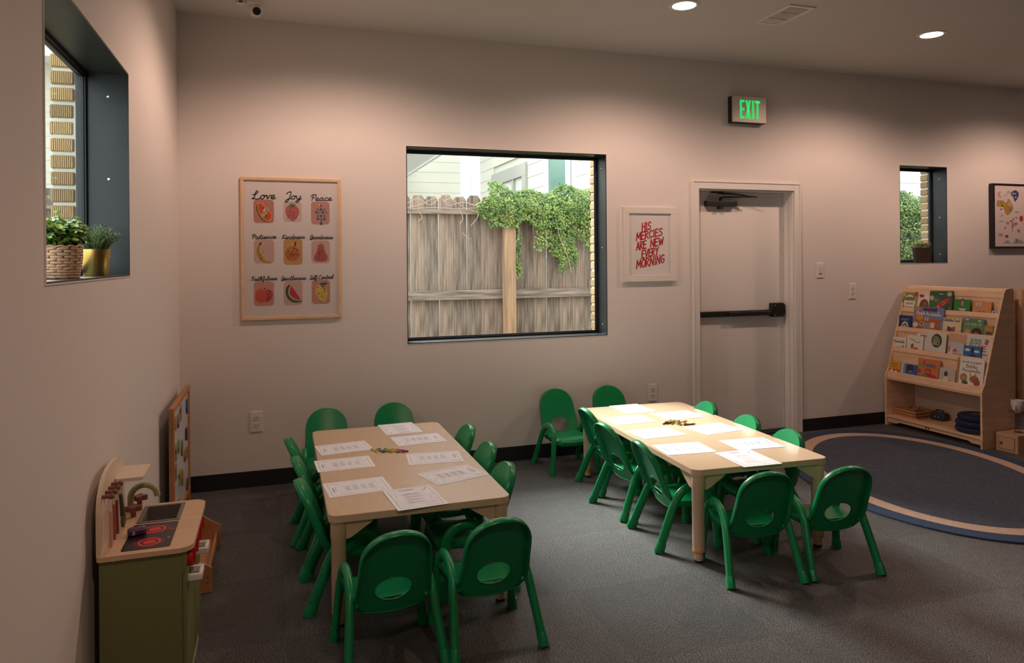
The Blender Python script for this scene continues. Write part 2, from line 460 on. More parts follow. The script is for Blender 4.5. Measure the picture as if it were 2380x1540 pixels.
LOW = {
 'o': [[(.30, .44), (.12, .48), (.02, .25), (.12, .02), (.3, .08), (.36, .3), (.26, .45), (.48, .42)]],
 'v': [[(0, .36), (.09, .48), (.18, .02), (.36, .45), (.5, .42)]],
 'e': [[(0, .1), (.28, .3), (.22, .48), (.07, .4), (.04, .15), (.2, 0), (.42, .12)]],
 'y': [[(0, .45), (.08, .1), (.25, .05), (.38, .45)], [(.38, .45), (.3, -.2), (.12, -.42), (.03, -.25), (.5, .1)]],
 'a': [[(.35, .42), (.15, .48), (.02, .22), (.14, .0), (.34, .2)], [(.38, .46), (.36, .1), (.44, 0), (.55, .12)]],
 'c': [[(.35, .4), (.2, .48), (.04, .3), (.06, .06), (.22, 0), (.42, .12)]],
 't': [[(0, .1), (.16, .5), (.2, .95)], [(.2, .95), (.15, .1), (.26, 0), (.4, .12)], [(.02, .62), (.36, .66)]],
 'i': [[(0, .1), (.13, .45), (.13, .08), (.22, 0), (.34, .12)], [(.16, .66), (.18, .71)]],
 'n': [[(0, .1), (.08, .47), (.08, 0)], [(.08, .05), (.14, .36), (.28, .48), (.35, .3), (.35, .06), (.44, 0), (.54, .12)]],
 'd': [[(.35, .42), (.15, .48), (.02, .22), (.14, 0), (.34, .2)], [(.42, 1), (.37, .1), (.46, 0), (.56, .12)]],
 's': [[(0, .1), (.2, .5), (.3, .2), (.2, 0), (.05, .04)], [(.2, 0), (.42, .12)]],
 'h': [[(0, .1), (.22, .8), (.18, 1), (.08, .85), (.06, 0)], [(.06, .05), (.15, .38), (.28, .46), (.33, .1), (.42, 0), (.53, .12)]],
 'f': [[(0, .1), (.24, .8), (.2, 1), (.1, .8), (.06, -.3), (.12, -.42), (.2, -.2), (.1, .05), (.4, .12)]],
 'u': [[(0, .1), (.08, .46), (.08, .1), (.2, 0), (.36, .2)], [(.38, .46), (.38, .08), (.46, 0), (.56, .12)]],
 'l': [[(0, .1), (.23, .75), (.19, 1), (.1, .85), (.1, .1), (.2, 0), (.34, .12)]],
 'r': [[(0, .1), (.1, .52), (.15, .42), (.28, .46), (.27, .1), (.34, 0), (.44, .12)]],
 'm': [[(0, 0), (.04, .46)], [(.04, .3), (.16, .48), (.26, .38), (.26, 0)], [(.26, .3), (.4, .48), (.5, .36), (.5, 0)]],
 'b': [[(.03, 1), (.03, .05)], [(.03, .3), (.2, .48), (.36, .25), (.2, 0), (.03, .1)]],
 'k': [[(.03, 1), (.03, 0)], [(.33, .48), (.05, .2), (.36, 0)]],
 'w': [[(0, .46), (.12, 0), (.25, .4), (.38, 0), (.5, .46)]],
 'g': [[(.35, .42), (.15, .48), (.02, .24), (.14, .02), (.34, .2)], [(.37, .46), (.35, -.2), (.18, -.4), (.04, -.28)]],
 'p': [[(.03, .46), (.03, -.4)], [(.03, .3), (.2, .48), (.36, .25), (.2, 0), (.03, .1)]],
 '-': [[(.05, .3), (.32, .32)]],
}
SCAPS = {
 'L': [[(.05, .58), (.22, .60), (.42, .82), (.38, 1), (.26, .92), (.22, .45), (.16, .12), (.02, .04), (.14, .14), (.35, .02), (.55, 0), (.75, .16)]],
 'J': [[(.1, .78), (.3, 1), (.5, .95), (.44, .2), (.28, -.35), (.1, -.28), (.25, 0), (.6, .14)]],
 'P': [[(.22, .95), (.18, .5), (.14, 0)], [(0, .72), (.14, .98), (.46, 1), (.56, .72), (.38, .48), (.17, .5)]],
 'K': [[(.18, .95), (.14, .5), (.1, 0)], [(.55, .95), (.16, .5), (.35, .2), (.58, .08)]],
 'G': [[(.5, .8), (.3, 1), (.06, .7), (.12, .38), (.35, .36), (.48, .62)], [(.5, .62), (.46, .05), (.2, -.12), (.1, .05), (.6, .12)]],
 'F': [[(.32, .92), (.26, .4), (.2, .05), (.04, .1)], [(.02, .8), (.25, .98), (.62, .94)], [(.12, .48), (.45, .54)]],
 'S': [[(.46, .85), (.3, 1), (.14, .85), (.28, .55), (.34, .2), (.15, 0), (0, .15)], [(.15, 0), (.45, .12)]],
 'C': [[(.5, .8), (.35, 1), (.08, .7), (.08, .2), (.3, 0), (.6, .12)]],
}
def word_strokes(word, script=True):
    out = []; x = 0
    for ch in word:
        if ch == ' ': x += .35; continue
        if ch.isupper():
            g = SCAPS.get(ch) if script else None
            sm = True
            if g is None:
                g = CAPS[ch]; sm = (g[0] == 's')
                g = [q for q in g if q != 's']
            adv = max(p[0] for q in g for p in q) + (0.0 if script and ch in SCAPS else .17)
        else:
            g = LOW[ch]; sm = True
            adv = max(p[0] for q in g for p in q) + (0 if script else .1)
        for q in g:
            q2 = [(p[0] + x, p[1]) for p in q]
            out.append(smooth_path(q2, 4) if sm and len(q2) > 2 else q2)
        x += adv + (.08 if ch == 'I' else 0)
    return out, x
def write(pr, word, cx, base, width, height, weight, script=True, slant=0.0, rise=0.0, h=0.0009):
    st, W = word_strokes(word, script)
    sx = width / W
    k = 0
    for q in st:
        pts = [(cx + (p[0] - W / 2) * sx + slant * p[1] * height, base + p[1] * height + rise * (p[0] - W / 2) * sx) for p in q]
        if len(pts) <= 5:
            for a, c in zip(pts, pts[1:]):
                pr.stroke([a, c], weight, h + .00003 * (k % 12)); k += 1
        else:
            pr.stroke(pts, weight, h + .00003 * (k % 12)); k += 1
def typeset(pr, word, cx, base, width, height, weight=None, **k):
    write(pr, word, cx, base, width, height, weight or height * .17, script=False, **k)

# ================================================================== STRUCTURE
CEIL = 3.093
XR, YF = 9.6, -8.4
TH = 0.19
def wall_with_holes(u0, u1, z0, z1, holes, put):
    us = sorted({u0, u1, *[h[0] for h in holes], *[h[1] for h in holes]})
    for a, b in zip(us, us[1:]):
        zs = [(z0, z1)]
        for h in holes:
            if h[0] <= a + 1e-6 and h[1] >= b - 1e-6:
                nz = []
                for (p, q) in zs:
                    if h[2] > p: nz.append((p, min(q, h[2])))
                    if h[3] < q: nz.append((max(p, h[3]), q))
                zs = nz
        for (p, q) in zs: put(a, b, p, q)
W1 = (-2.894, -1.706, 1.429, 2.273)     # left wall window  (y0,y1,z0,z1)
W2 = (1.474, 3.032, 0.895, 2.295)       # centre window     (x0,x1,z0,z1)
W3 = (5.946, 6.509, 1.425, 2.310)       # right window
DR = (3.852, 4.787, 0.0, 2.050)         # door opening
fl = B().box(-TH, XR, YF, TH, -0.10, -.006).build('floor', M_black)
struct(fl, 'charcoal heathered carpet floor', 'floor')
TILE = .6096
tile_me = {}
ix = [1.83 + TILE * k for k in range(-4, 14)]; iy = [-1.49 + TILE * k for k in range(-12, 4)]
for a, xa in enumerate(ix[:-1]):
    for c, ya in enumerate(iy[:-1]):
        x0, x1, y0, y1 = max(xa, 0.0), min(ix[a + 1], XR), max(ya, YF), min(iy[c + 1], .02)
        if x1 - x0 < .01 or y1 - y0 < .01: continue
        g_ = .0002; w_t, h_t = round(x1 - x0 - 2 * g_, 4), round(y1 - y0 - 2 * g_, 4)
        key = (w_t, h_t, (a + c) % 2)
        if key not in tile_me:
            tile_me[key] = B().box(0, w_t, 0, h_t, -.006, 0).mesh('carpet_tile', M_carpet if key[2] else M_carpet2)
        link_mesh('carpet_tile', tile_me[key], fl, (x0 + g_, y0 + g_, 0))
ce = B().box(-TH, XR, YF, TH, CEIL, CEIL + 0.2).build('ceiling', M_ceil)
struct(ce, 'plain painted ceiling with recessed downlights', 'ceiling')
b = B(); wall_with_holes(-TH, XR, 0, CEIL, [W2, W3, DR], lambda a, c, p, q: b.box(a, c, 0, TH, p, q))
wall_back = struct(b.build('wall_back', M_wall), 'long painted wall with the door and the wide window', 'wall')
b = B(); wall_with_holes(YF, 0, 0, CEIL, [W1], lambda a, c, p, q: b.box(-TH, 0, a, c, p, q))
wall_left = struct(b.build('wall_left', M_wall), 'painted side wall with the deep window beside the camera', 'wall')
b = B().box(XR, XR + .15, YF, TH, 0, CEIL)
struct(b.build('wall_right', M_wall), 'painted wall at the far right side of the room', 'wall')
b = B().box(-TH, XR + .15, YF - .15, YF, 0, CEIL)
struct(b.build('wall_front', M_wall), 'painted wall behind the camera', 'wall')
BBH = 0.104
for i, (x0, x1) in enumerate(((0, 3.79), (4.848, XR))):
    o = B().box(x0, x1, -0.010, 0, 0, BBH).build('baseboard_back', M_black, bevel=0.002)
    struct(o, ('black vinyl baseboard under the wide window', 'black vinyl baseboard right of the door')[i], 'baseboard')
o = B().box(0, 0.010, YF, -0.010, 0, BBH).build('baseboard_left', M_black, bevel=0.002)
struct(o, 'black vinyl baseboard along the side wall', 'baseboard')

# ---- windows
def make_window(n, axis, a0, a1, z0, z1, label):
    """axis 'y': wall on y=0 going out to +y; axis 'x': wall on x=0 going out to -x"""
    root = struct_empty('window_%d' % n, label, 'window')
    def bx(bb, u0, u1, d0, d1, p, q):
        if axis == 'y': bb.box(u0, u1, d0, d1, p, q)
        else: bb.box(-d1, -d0, u0, u1, p, q)
        return bb
    t = 0.006; D = 0.15; E_ = 0.002
    bx(B(), a0, a1, -E_, D, z1 - t, z1).build('window_head', M_frame, root)
    bx(B(), a0, a1, -E_, D, z0, z0 + t).build('window_sill', M_frame, root)
    bx(B(), a1 - t, a1, -E_, D, z0 + t, z1 - t).build('window_jamb', M_frame, root)
    bx(B(), a0, a0 + t, -E_, D, z0 + t, z1 - t).build('window_jamb', M_frame, root)
    w = 0.022
    fb = B()
    bx(fb, a0, a1, D, .185, z1 - w, z1); bx(fb, a0, a1, D, .185, z0, z0 + w)
    bx(fb, a0, a0 + w, D, .185, z0 + w, z1 - w); bx(fb, a1 - w, a1, D, .185, z0 + w, z1 - w)
    fb.build('window_frame', M_frame, root, bevel=0.002)
    bd = B(); g = 0.007                        # glazing bead
    for d0, d1 in ((.158, .166),):
        bx(bd, a0 + w, a1 - w, d0, d1, z1 - w - g, z1 - w); bx(bd, a0 + w, a1 - w, d0, d1, z0 + w, z0 + w + g)
        bx(bd, a0 + w, a0 + w + g, d0, d1, z0 + w, z1 - w); bx(bd, a1 - w - g, a1 - w, d0, d1, z0 + w, z1 - w)
    bd.build('glazing_bead', M_black, root)
    bx(B(), a0 + w, a1 - w, .168, .172, z0 + w, z1 - w).build('window_pane', M_glass, root)
    cb_ = B(); k_ = .004
    bx(cb_, a0 - k_, a1 + k_, -.003, 0, z0 - k_, z0); bx(cb_, a0 - k_, a1 + k_, -.003, 0, z1, z1 + k_)
    bx(cb_, a1, a1 + k_, -.003, 0, z0, z1); bx(cb_, a0 - k_, a0, -.003, 0, z0, z1)
    cb_.build('caulk_bead', M_plastic, root)
    for zz in (z1 - .10, (z0 + z1) / 2 - .02, z0 + .08):
        for (u, s_) in ((a1 - t, -1), (a0 + t, 1)):
            sb = B().lathe([(0.0052, 0), (0.0052, 0.0016), (0.0035, 0.0022)], 10)
            if axis == 'y': sb.build('screw', M_screw, root, loc=(u, 0.072, zz), rot=(0, s_ * PI / 2, 0))
            else: sb.build('screw', M_screw, root, loc=(-0.072, u, zz), rot=(-s_ * PI / 2, 0, 0))
    return root
make_window(1, 'x', *W1, 'deep dark-framed window in the side wall holding two potted plants')
make_window(2, 'y', *W2, 'wide dark-framed picture window looking onto the wooden fence')
make_window(3, 'y', *W3, 'narrow dark-framed window above the book display')

# ---- brick returns outside the windows (each brick its own object)
brick_h, course = 0.0545, 0.0685
me_bk = {}
for ax in 'xy':
    for L in (0.086, 0.19):
        bb = B()
        s1, s2 = (L, .20) if ax == 'x' else (.20, L)
        bb.box(-s1 / 2, s1 / 2, -s2 / 2, s2 / 2, -brick_h / 2, brick_h / 2)
        bm = bmesh.new(); me = bb.mesh('brick', M_brick); bm.from_mesh(me)
        bmesh.ops.bevel(bm, geom=list(bm.edges), offset=0.005, segments=1, affect='EDGES')
        bm.to_mesh(me); bm.free(); me_bk[ax, L] = me
def brick_return(parent, axis, a1, z0, z1, over):
    nlev = int((z1 - z0 + .2) / course) + 1
    for i in range(nlev):
        z = z0 - .08 + course * i
        jx = random.uniform(-.004, .004); jr = random.uniform(-.012, .012)
        if axis == 'y':   # brick spans y .195-.289 , its side face looks to -x
            link_mesh('brick', me_bk['y', .086], parent, (a1 - over + .1 + jx, 0.239 + jx * .7, z), (0, jr * .3, jr))
        else:
            link_mesh('brick', me_bk['x', .086], parent, (-.239 - jx * .7, a1 - over + .1 + jx, z), (jr * .3, 0, jr))
    mb = B()
    if axis == 'y': mb.box(a1 - over + .008, a1 + .2, .192, .274, z0 - .12, z1 + .12)
    else: mb.box(-.274, -.192, a1 - over + .008, a1 + .2, z0 - .12, z1 + .12)
    mb.build('mortar', M_mortar, parent)
brick_return(wall_left, 'x', W1[1], W1[2], W1[3], 0.012)
brick_return(wall_back, 'y', W2[1], W2[2], W2[3], 0.012)
brick_return(wall_back, 'y', W3[1], W3[2], W3[3], 0.012)

# ---- door
YS = 0.125      # slab face
door = struct_empty('door_1', 'white flush door with black push bar and closer', 'door')
B().box(DR[0] + .012, DR[1] - .012, YS, YS + .045, 0.012, DR[3] - .012).build('door_slab', M_white, door, bevel=0.002)
hg = B().tube([(DR[1] - .016, YS - .004, 0.02), (DR[1] - .016, YS - .004, DR[3] - .02)], 0.006, 8)
hg.build('hinge', M_socket, door, smooth=True)
for k in range(9):
    B().ball((DR[1] - .022, YS - .010, .25 + k * .21), .003, 6, 4).build('hinge_screw', M_frame, door)
# closer
cl = B().box(3.985, 4.28, YS - .05, YS, 1.918, 1.962).build('closer_body', M_black, door, bevel=0.004)
B().box(4.105, 4.142, YS - .045, YS - .01, 1.893, 1.918).build('closer_valve', M_black, cl, bevel=0.002)
B().tube([(4.125, YS - .03, 1.962), (4.125, YS - .03, 1.985), (4.16, YS - .035, 1.995), (4.43, YS - .115, 1.995)], [.013, .011, .006, .006], 8).build('closer_arm', M_black, door, smooth=True)
B().tube([(4.43, YS - .115, 1.997), (4.27, YS - .075, 2.014), (4.10, YS - .035, 2.028)], [.007, .006, .008], 8).build('closer_arm', M_black, door, smooth=True)
B().prism([(4.02, YS - .05), (4.14, YS - .05), (4.14, YS - .018)], 2.026, 2.046).build('closer_bracket', M_black, door)
# panic bar
pb = B().box(DR[0] + .016, 4.625, YS - .040, YS, 0.995, 1.041).build('push_bar_housing', M_black, door, bevel=0.004)
B().box(4.19, 4.615, YS - .062, YS - .040, 0.999, 1.034).build('push_bar', M_black, pb, bevel=0.005)
lb = B().box(4.625, 4.738, YS - .058, YS, 0.980, 1.098).build('latch_case', M_black, pb, bevel=0.006)
for zz in (1.078, .995):
    B().ball((4.645, YS - .0585, zz), .004, 8, 5).build('screw', M_screw, lb)
B().box(4.738, 4.768, YS - .030, YS, 1.0, 1.085).build('latch_strike', M_black, pb, bevel=0.003)
# casing and jamb lining
tr = struct_empty('trim_1', 'white painted casing around the push-bar door', 'trim')
cz = 2.115
for (x0, x1) in ((3.79, DR[0]), (DR[1], 4.848)):
    c = B().box(x0, x1, -.014, 0.0, 0, cz).build('casing_board', M_white, tr, bevel=0.003)
c = B().box(DR[0], DR[1], -.014, 0.0, DR[3], cz).build('casing_board', M_white, tr, bevel=0.003)
for (x0, x1) in ((3.79, 3.802), (4.836, 4.848)):
    B().box(x0, x1, -.020, -.014, 0, cz).build('casing_bead', M_white, tr, bevel=0.002)
B().box(3.802, 4.836, -.020, -.014, cz - .012, cz).build('casing_bead', M_white, tr, bevel=0.002)
for (x0, x1) in ((DR[0], DR[0] + .010), (DR[1] - .010, DR[1])):
    B().box(x0, x1, 0, TH, 0, DR[3]).build('jamb_lining', M_white, tr)
B().box(DR[0] + .01, DR[1] - .01, 0, TH, DR[3] - .010, DR[3]).build('jamb_lining', M_white, tr)
B().box(DR[1] - .016, DR[1] - .010, .045, .055, 0, DR[3] - .01).build('weather_strip', M_socket, tr)
B().box(DR[0], DR[1], 0.02, .19, 0, 0.011).build('door_threshold', M_black, tr)

# ================================================================== OUTSIDE
gr = B().box(-14, 18, TH + .10, 22, -.12, -0.02).build('ground', M_ground)
struct(gr, 'bare yard ground behind the fence and wall', 'ground')
gl = B().box(-14, -TH - .10, -10, TH + .1, -.12, -.02).build('ground', M_ground)
struct(gl, 'bare yard ground beyond the side wall', 'ground')
fence = thing('wooden_fence', 'weathered cedar picket fence seen through the wide window', 'fence', (0, 1.9, 0))
pk = []
for k in range(3):
    w = 0.1365
    pb_ = B().prism([(-w / 2, -.02), (w / 2, -.02), (w / 2, 2.085), (w / 2 - .028, 2.125), (-w / 2 + .028, 2.125), (-w / 2, 2.085)], 0, .016, 'y')
    pk.append(pb_.mesh('picket', M_fence if k != 1 else M_fence2))
x = 1.852 + .0707 - .1415 * 32
while x < 10.6:
    o = link_mesh('picket', random.choice(pk), fence, (x + random.uniform(-.002, .002), random.uniform(-.003, .003), random.uniform(-.012, .008)), (0, random.uniform(-.003, .003), 0))
    x += .1415
B().box(-3, 10.6, -.058, -.006, 1.94, 1.984).build('upper_rail', M_rail, fence, bevel=.003)
for (a, c) in ((-3, 2.79), (2.86, 5.3), (5.3, 10.6)):
    B().box(a, c, -.050, -.006, 1.097, 1.189).build('lower_rail', M_rail, fence, bevel=.003)
for px in (.40, 2.826, 5.27, 7.7):
    B().box(px - .056, px + .056, -.15, -.052, -.02, 1.99).build('post', M_post, fence, bevel=.004)
# knots holes
# neighbouring house
house = thing('neighbour_house', 'cream sided neighbouring house rising behind the fence', 'house', (4.1, 7.3, 0))
def siding(parent, axis, a0, a1, zt, holes, me_cache, mtl):
    """planks: axis 'x' plank runs along x at local y=0 facing -y; 'y' runs along y at local x=0 facing -x"""
    p = 0.178; z = 0.0
    while z < zt:
        segs = [(a0, a1)]
        for (h0, h1, hz0, hz1) in holes:
            if hz0 < z + p - .02 and hz1 > z + .02:
                ns = []
                for (s, e) in segs:
                    if h0 > s: ns.append((s, min(e, h0)))
                    if h1 < e: ns.append((max(s, h1), e))
                segs = [q for q in ns if q[1] - q[0] > .02]
        for (s, e) in segs:
            key = (axis, round(s, 3), round(e, 3), mtl.name)
            if key not in me_cache:
                if axis == 'x': bb = B().prism([(-.018, 0), (0.01, 0), (.01, p), (-.012, p)], s, e, 'x')
                else: bb = B().prism([(-.018, 0), (.01, 0), (.01, p), (-.012, p)], s, e, 'y')
                me_cache[key] = bb.mesh('siding_plank', mtl)
            link_mesh('siding_plank', me_cache[key], parent, (0, 0, z))
        z += p
    return
mc = {}
# wall facing the room (local y=0), x from -11 to 0
siding(house, 'x', -11, 0, 4.6, [], mc, M_siding)
# side wall (faces -x) from local y=-4.7 to 0 (world 2.6..7.3)
win_a = (-2.56, -.87, 1.6, 2.90)       # grey framed window
win_b = (-4.30, -3.30, 1.5, 3.5)       # white framed window
siding(house, 'y', -4.75, 0, 5.4, [win_a, win_b], mc, M_siding)
B().box(.012, .20, -4.75, 0, 0, 5.4).build('wall_core', M_siding, house)
B().box(-11, .0, .012, .2, 0, 4.6).build('wall_core', M_siding, house)
# front wing facing the room at world y 2.55 (local -4.75)
hw = bpy.data.objects.new('front_wall', B().box(.2, 9, -4.72, -4.55, 0, 5.4).mesh('front_wall', M_siding_w)); COL.objects.link(hw); hw.parent = house
z = 0.0
me_pl = B().prism([(-4.748, 0), (-4.72, 0), (-4.72, .178), (-4.732, .178)], .0, 9, 'x').mesh('siding_plank', M_siding_w)
while z < 5.4:
    link_mesh('siding_plank', me_pl, house, (0, 0, z)); z += .178
# corner boards
B().box(-.36, -.19, -.10, .012, 0, 4.6).build('corner_board', M_trimw, house, bevel=.006)
B().box(-.19, 0.0, -.07, .012, 0, 4.6).build('corner_board', M_trimw, house, bevel=.006)
B().box(-.035, .05, -4.80, -4.70, 0, 5.4).build('corner_board', M_trimw, house, bevel=.006)
# windows of the side wall
def house_window(y0, y1, z0, z1, tm, wtrim, mull, gm):
    w = bpy.data.objects.new('house_window', None); COL.objects.link(w); w.parent = house
    bb = B(); t = wtrim
    bb.box(-.055, .012, y0, y1, z1 - t * 1.2, z1); bb.box(-.055, .012, y0, y1, z0, z0 + t)
    bb.box(-.055, .012, y0, y0 + t, z0 + t, z1 - t * 1.2); bb.box(-.055, .012, y1 - t, y1, z0 + t, z1 - t * 1.2)
    bb.build('casing', tm, w, bevel=.004)
    ys = [y0 + t] + mull + [y1 - t]
    for ya, yb in zip(ys, ys[1:]):
        B().box(-.012, .0, ya + .03, yb - .03, z0 + t, z1 - t * 1.2).build('pane', gm, w)
    for mm in mull:
        B().box(-.045, .012, mm - .045, mm + .045, z0 + t, z1 - t * 1.2).build('mullion', tm, w)
M_hglass = mat('green_house_glass', (0.10, 0.20, 0.165), 0.08, spec=0.8)
M_hglass2 = mat('blind_house_glass', (0.60, 0.60, 0.58), 0.15, spec=0.8)
house_window(*win_a[:2], win_a[2], win_a[3], M_trimg, .16, [-1.95], M_hglass2)
house_window(*win_b[:2], win_b[2], win_b[3], M_trimw, .05, [-4.08], M_hglass)
for k in range(9):       # blind slats behind near half of the grey window
    B().box(-.022, -.012, -1.90 + .12, -1.03 - .04, 1.80 + k * .09, 1.86 + k * .09).build('blind_slat', M_trimw, house)
# porch roof running away from the room on the left
pr_ = B()
pr_.prism([(-3.6, 3.55), (-1.33, 2.95), (-1.33, 3.06), (-3.6, 3.68)], -3.3, .0, 'y').build('porch_roof', M_trimw, house)
B().box(-1.345, -1.30, -3.3, 0, 2.93, 3.10).build('fascia_board', M_trimw, house)
rf = B().prism([(-.55, 4.50), (4.5, 7.2), (4.5, 7.35), (-.55, 4.66)], -11.4, 0.6, 'x')
rf.build('roof', M_roof, house)
B().box(-11.4, .0, -.56, -.50, 4.44, 4.68).build('fascia_board', M_trimw, house)
B().box(-11.4, .0, -.52, .02, 4.46, 4.50).build('soffit', M_trimw, house)

# vine on the fence
def leaf_into(bb, c, size, nrm, tip, aspect=.75, fold=.25):
    c = Vector(c); n_ = Vector(nrm).normalized(); t = Vector(tip); t = (t - n_ * t.dot(n_))
    if t.length < 1e-4: t = Vector((0, 0, -1))
    t.normalize(); s_ = n_.cross(t)
    L = size; W = size * aspect * .5
    p0 = c; p3 = c + t * L
    pm = c + t * L * .45 - n_ * L * fold * .3
    if aspect > .8:      # broad rounded leaf
        ring = [c + t * L * (.5 - .5 * math.cos(q)) + s_ * W * math.sin(q) + n_ * (L * fold * .25 * abs(math.sin(q))) for q in (0, PI * .25, PI * .5, PI * .78, PI, PI * 1.22, PI * 1.5, PI * 1.75)]
        bb.add(ring + [pm], [(i, (i + 1) % 8, 8) for i in range(8)])
        return
    a = c + t * L * .42 + s_ * W; d = c + t * L * .42 - s_ * W
    bb.add([p0, a, p3, d, pm], [(0, 4, 1), (1, 4, 2), (2, 4, 3), (3, 4, 0)])
def vine(name, label, regions, n_total):
    root = thing(name, label, 'vine', (0, 1.84, 0))
    bb = B(); tot = sum(r[-1] for r in regions)
    for (x0, x1, zt, zb, d, ragged, wgt) in regions:
        for _ in range(int(n_total * wgt / tot)):
            x = random.uniform(x0, x1)
            wob = .03 * math.sin(x * 17) + .035 * math.sin(x * 7.3 + 1)
            zt_ = zt + wob; zb_ = zb + ragged * (math.sin(x * 11) * .5 + math.sin(x * 23 + 2) * .5)
            f = random.random() ** 1.25
            z = zt_ + (zb_ - zt_) * f
            bulge = d * math.sin(min(1, .25 + f) * PI * .75)
            y = -.02 - random.uniform(.2, 1) * bulge
            if z > 2.1: y += random.uniform(0, .06)
            nr = Vector((random.gauss(0, .45), -1 + random.gauss(0, .3), .55 + random.gauss(0, .4)))
            tp = Vector((random.gauss(0, .7), -.25, -1 + random.gauss(0, .5)))
            leaf_into(bb, (x, y, z), random.uniform(.019, .035), nr, tp)
    o = bb.build('foliage', M_leaf, root); o['kind'] = 'stuff'
    return root
v1 = vine('climbing_vine', 'green creeping vine spilling over the fence in the wide window',
     [(2.62, 4.3, 2.21, 1.83, .14, .06, 8), (2.50, 2.70, 2.07, 1.92, .07, .04, .5), (2.86, 2.95, 1.95, 1.30, .04, .03, .38), (2.80, 2.95, 1.46, 1.34, .05, .03, .1),
      (3.1, 4.3, 1.98, 1.62, .06, .12, 1.6), (3.28, 3.42, 1.75, 1.55, .05, .05, .25), (3.36, 3.56, 1.60, 1.38, .05, .05, .35), (3.46, 3.53, 1.8, 1.5, .04, .05, .25)], 13000)
tw = B()
for (pts) in ([(1.8, 1.99), (1.95, 2.03), (2.1, 2.10), (2.2, 2.02), (2.35, 2.05), (2.55, 2.0)], [(1.85, 1.98), (2.05, 1.995), (2.3, 1.985), (2.5, 2.0)], [(2.05, 2.14), (2.2, 2.1), (2.35, 2.0), (2.5, 1.94), (2.42, 1.82)],
              [(2.3, 2.0), (2.34, 1.9), (2.31, 1.84)], [(1.9, 1.97), (1.94, 1.9), (1.9, 1.86)], [(2.88, 1.9), (2.92, 1.75), (2.85, 1.55), (2.9, 1.3)], [(3.3, 1.95), (3.36, 1.7), (3.45, 1.5), (3.48, 1.35)],
              [(2.34, 1.75), (2.38, 1.71), (2.42, 1.69)], [(1.78, 2.02), (1.9, 2.08), (2.02, 2.02), (2.18, 2.13), (2.28, 2.0)], [(2.55, 2.08), (2.45, 2.02), (2.3, 2.1), (2.15, 2.06)]):
    q = smooth_path([(p[0], -.07 - random.uniform(0, .02), p[1]) for p in pts], 4)
    tw.tube(q, .0032, 5)
tw.build('twig', M_twig, v1)
vine('climbing_vine', 'dense green vine wall outside the narrow window above the books', [(7.0, 9.4, 2.22, 1.1, .20, .0, 1), (7.0, 9.4, 2.24, 1.9, .22, .0, .5)], 24000)
vine('climbing_vine', 'small clump of green vine behind the plants on the side-wall sill', [(-2.2, -.95, 2.12, 1.3, .12, .05, 1)], 900)

# ================================================================== CEILING FIXTURES
M_lens = mat('lit_lens', (1, 1, 1), 0.5, emit=(1.0, 0.80, 0.62), estr=14)
def shape_beam(ld):
    """invented beam shape: dimmed straight down so the walls outshine the floor"""
    ld.use_nodes = True
    nt = ld.node_tree
    em = nt.nodes['Emission']
    tc = nt.nodes.new('ShaderNodeTexCoord')
    sp = nt.nodes.new('ShaderNodeSeparateXYZ')
    ab = nt.nodes.new('ShaderNodeMath'); ab.operation = 'ABSOLUTE'
    mr = nt.nodes.new('ShaderNodeMapRange')
    mr.inputs[1].default_value = 0.55; mr.inputs[2].default_value = 0.92
    mr.inputs[3].default_value = 1.0; mr.inputs[4].default_value = NADIR
    nt.links.new(tc.outputs['Normal'], sp.inputs[0]); nt.links.new(sp.outputs[2], ab.inputs[0])
    nt.links.new(ab.outputs[0], mr.inputs[0]); nt.links.new(mr.outputs[0], em.inputs['Strength'])
def downlight(x, y, label):
    t = thing('recessed_downlight', label, 'downlight', (x, y, CEIL), group='recessed ceiling downlights')
    B().lathe([(.098, 0), (.098, -.004), (.088, -.008), (.074, -.005), (.074, 0)], 40, cap=False).build('trim_ring', M_plastic, t, smooth=True)
    B().lathe([(.001, -.004), (.074, -.004)], 40, cap=False).build('lens', M_lens, t)
    ld = bpy.data.lights.new('downlight_lamp', 'SPOT')
    ld.energy = SPOT_POWER; ld.color = SPOT_COLOR; ld.spot_size = R(156); ld.spot_blend = 0.75; ld.shadow_soft_size = 0.06
    shape_beam(ld)  # beam made weaker straight down to favour the walls, no real optic
    lo = bpy.data.objects.new('downlight_lamp', ld); COL.objects.link(lo); lo.parent = t; lo.location = (0, 0, -.02)
    return t
downlight(3.067, -1.073, 'lit round downlight in the ceiling above the paper-covered right table')
downlight(5.119, -1.075, 'lit round downlight in the ceiling above the blue oval rug')
downlight(1.02, -1.073, 'lit round downlight above the left table, just out of view')
downlight(1.02, -5.2, 'unseen downlight added behind the camera as fill for the side wall')  # added fill lamp, brightens the side wall and the near kitchen panel
downlight(7.17, -1.075, 'lit round downlight near the framed map, out of view')

vt = thing('ceiling_vent', 'white slatted air vent in the ceiling between the two downlights', 'vent', (3.804, -1.107, CEIL))
fr = B()
for (x0, x1, y0, y1) in ((-.105, .105, -.185, -.155), (-.105, .105, .155, .185), (-.105, -.075, -.155, .155), (.075, .105, -.155, .155)):
    fr.box(x0, x1, y0, y1, -.008, 0)
fr.build('vent_frame', M_plastic, vt, bevel=.003)
B().box(-.075, .075, -.155, .155, -.001, 0).build('vent_backing', M_black, vt)
for k in range(10):
    B().box(-.074, .074, -.150 + k * .0085, -.146 + k * .0085, -.008, -.001).build('slat', M_plastic, vt, rot=(0, 0, 0))
for k in range(11):
    B().box(-.072 + k * .0142, -.067 + k * .0142, -.055, .055, -.008, -.001).build('slat', M_plastic, vt)
for k in range(10):
    B().box(-.074, .074, .064 + k * .0085, .070 + k * .0085, -.008, -.001).build('slat', M_plastic, vt)

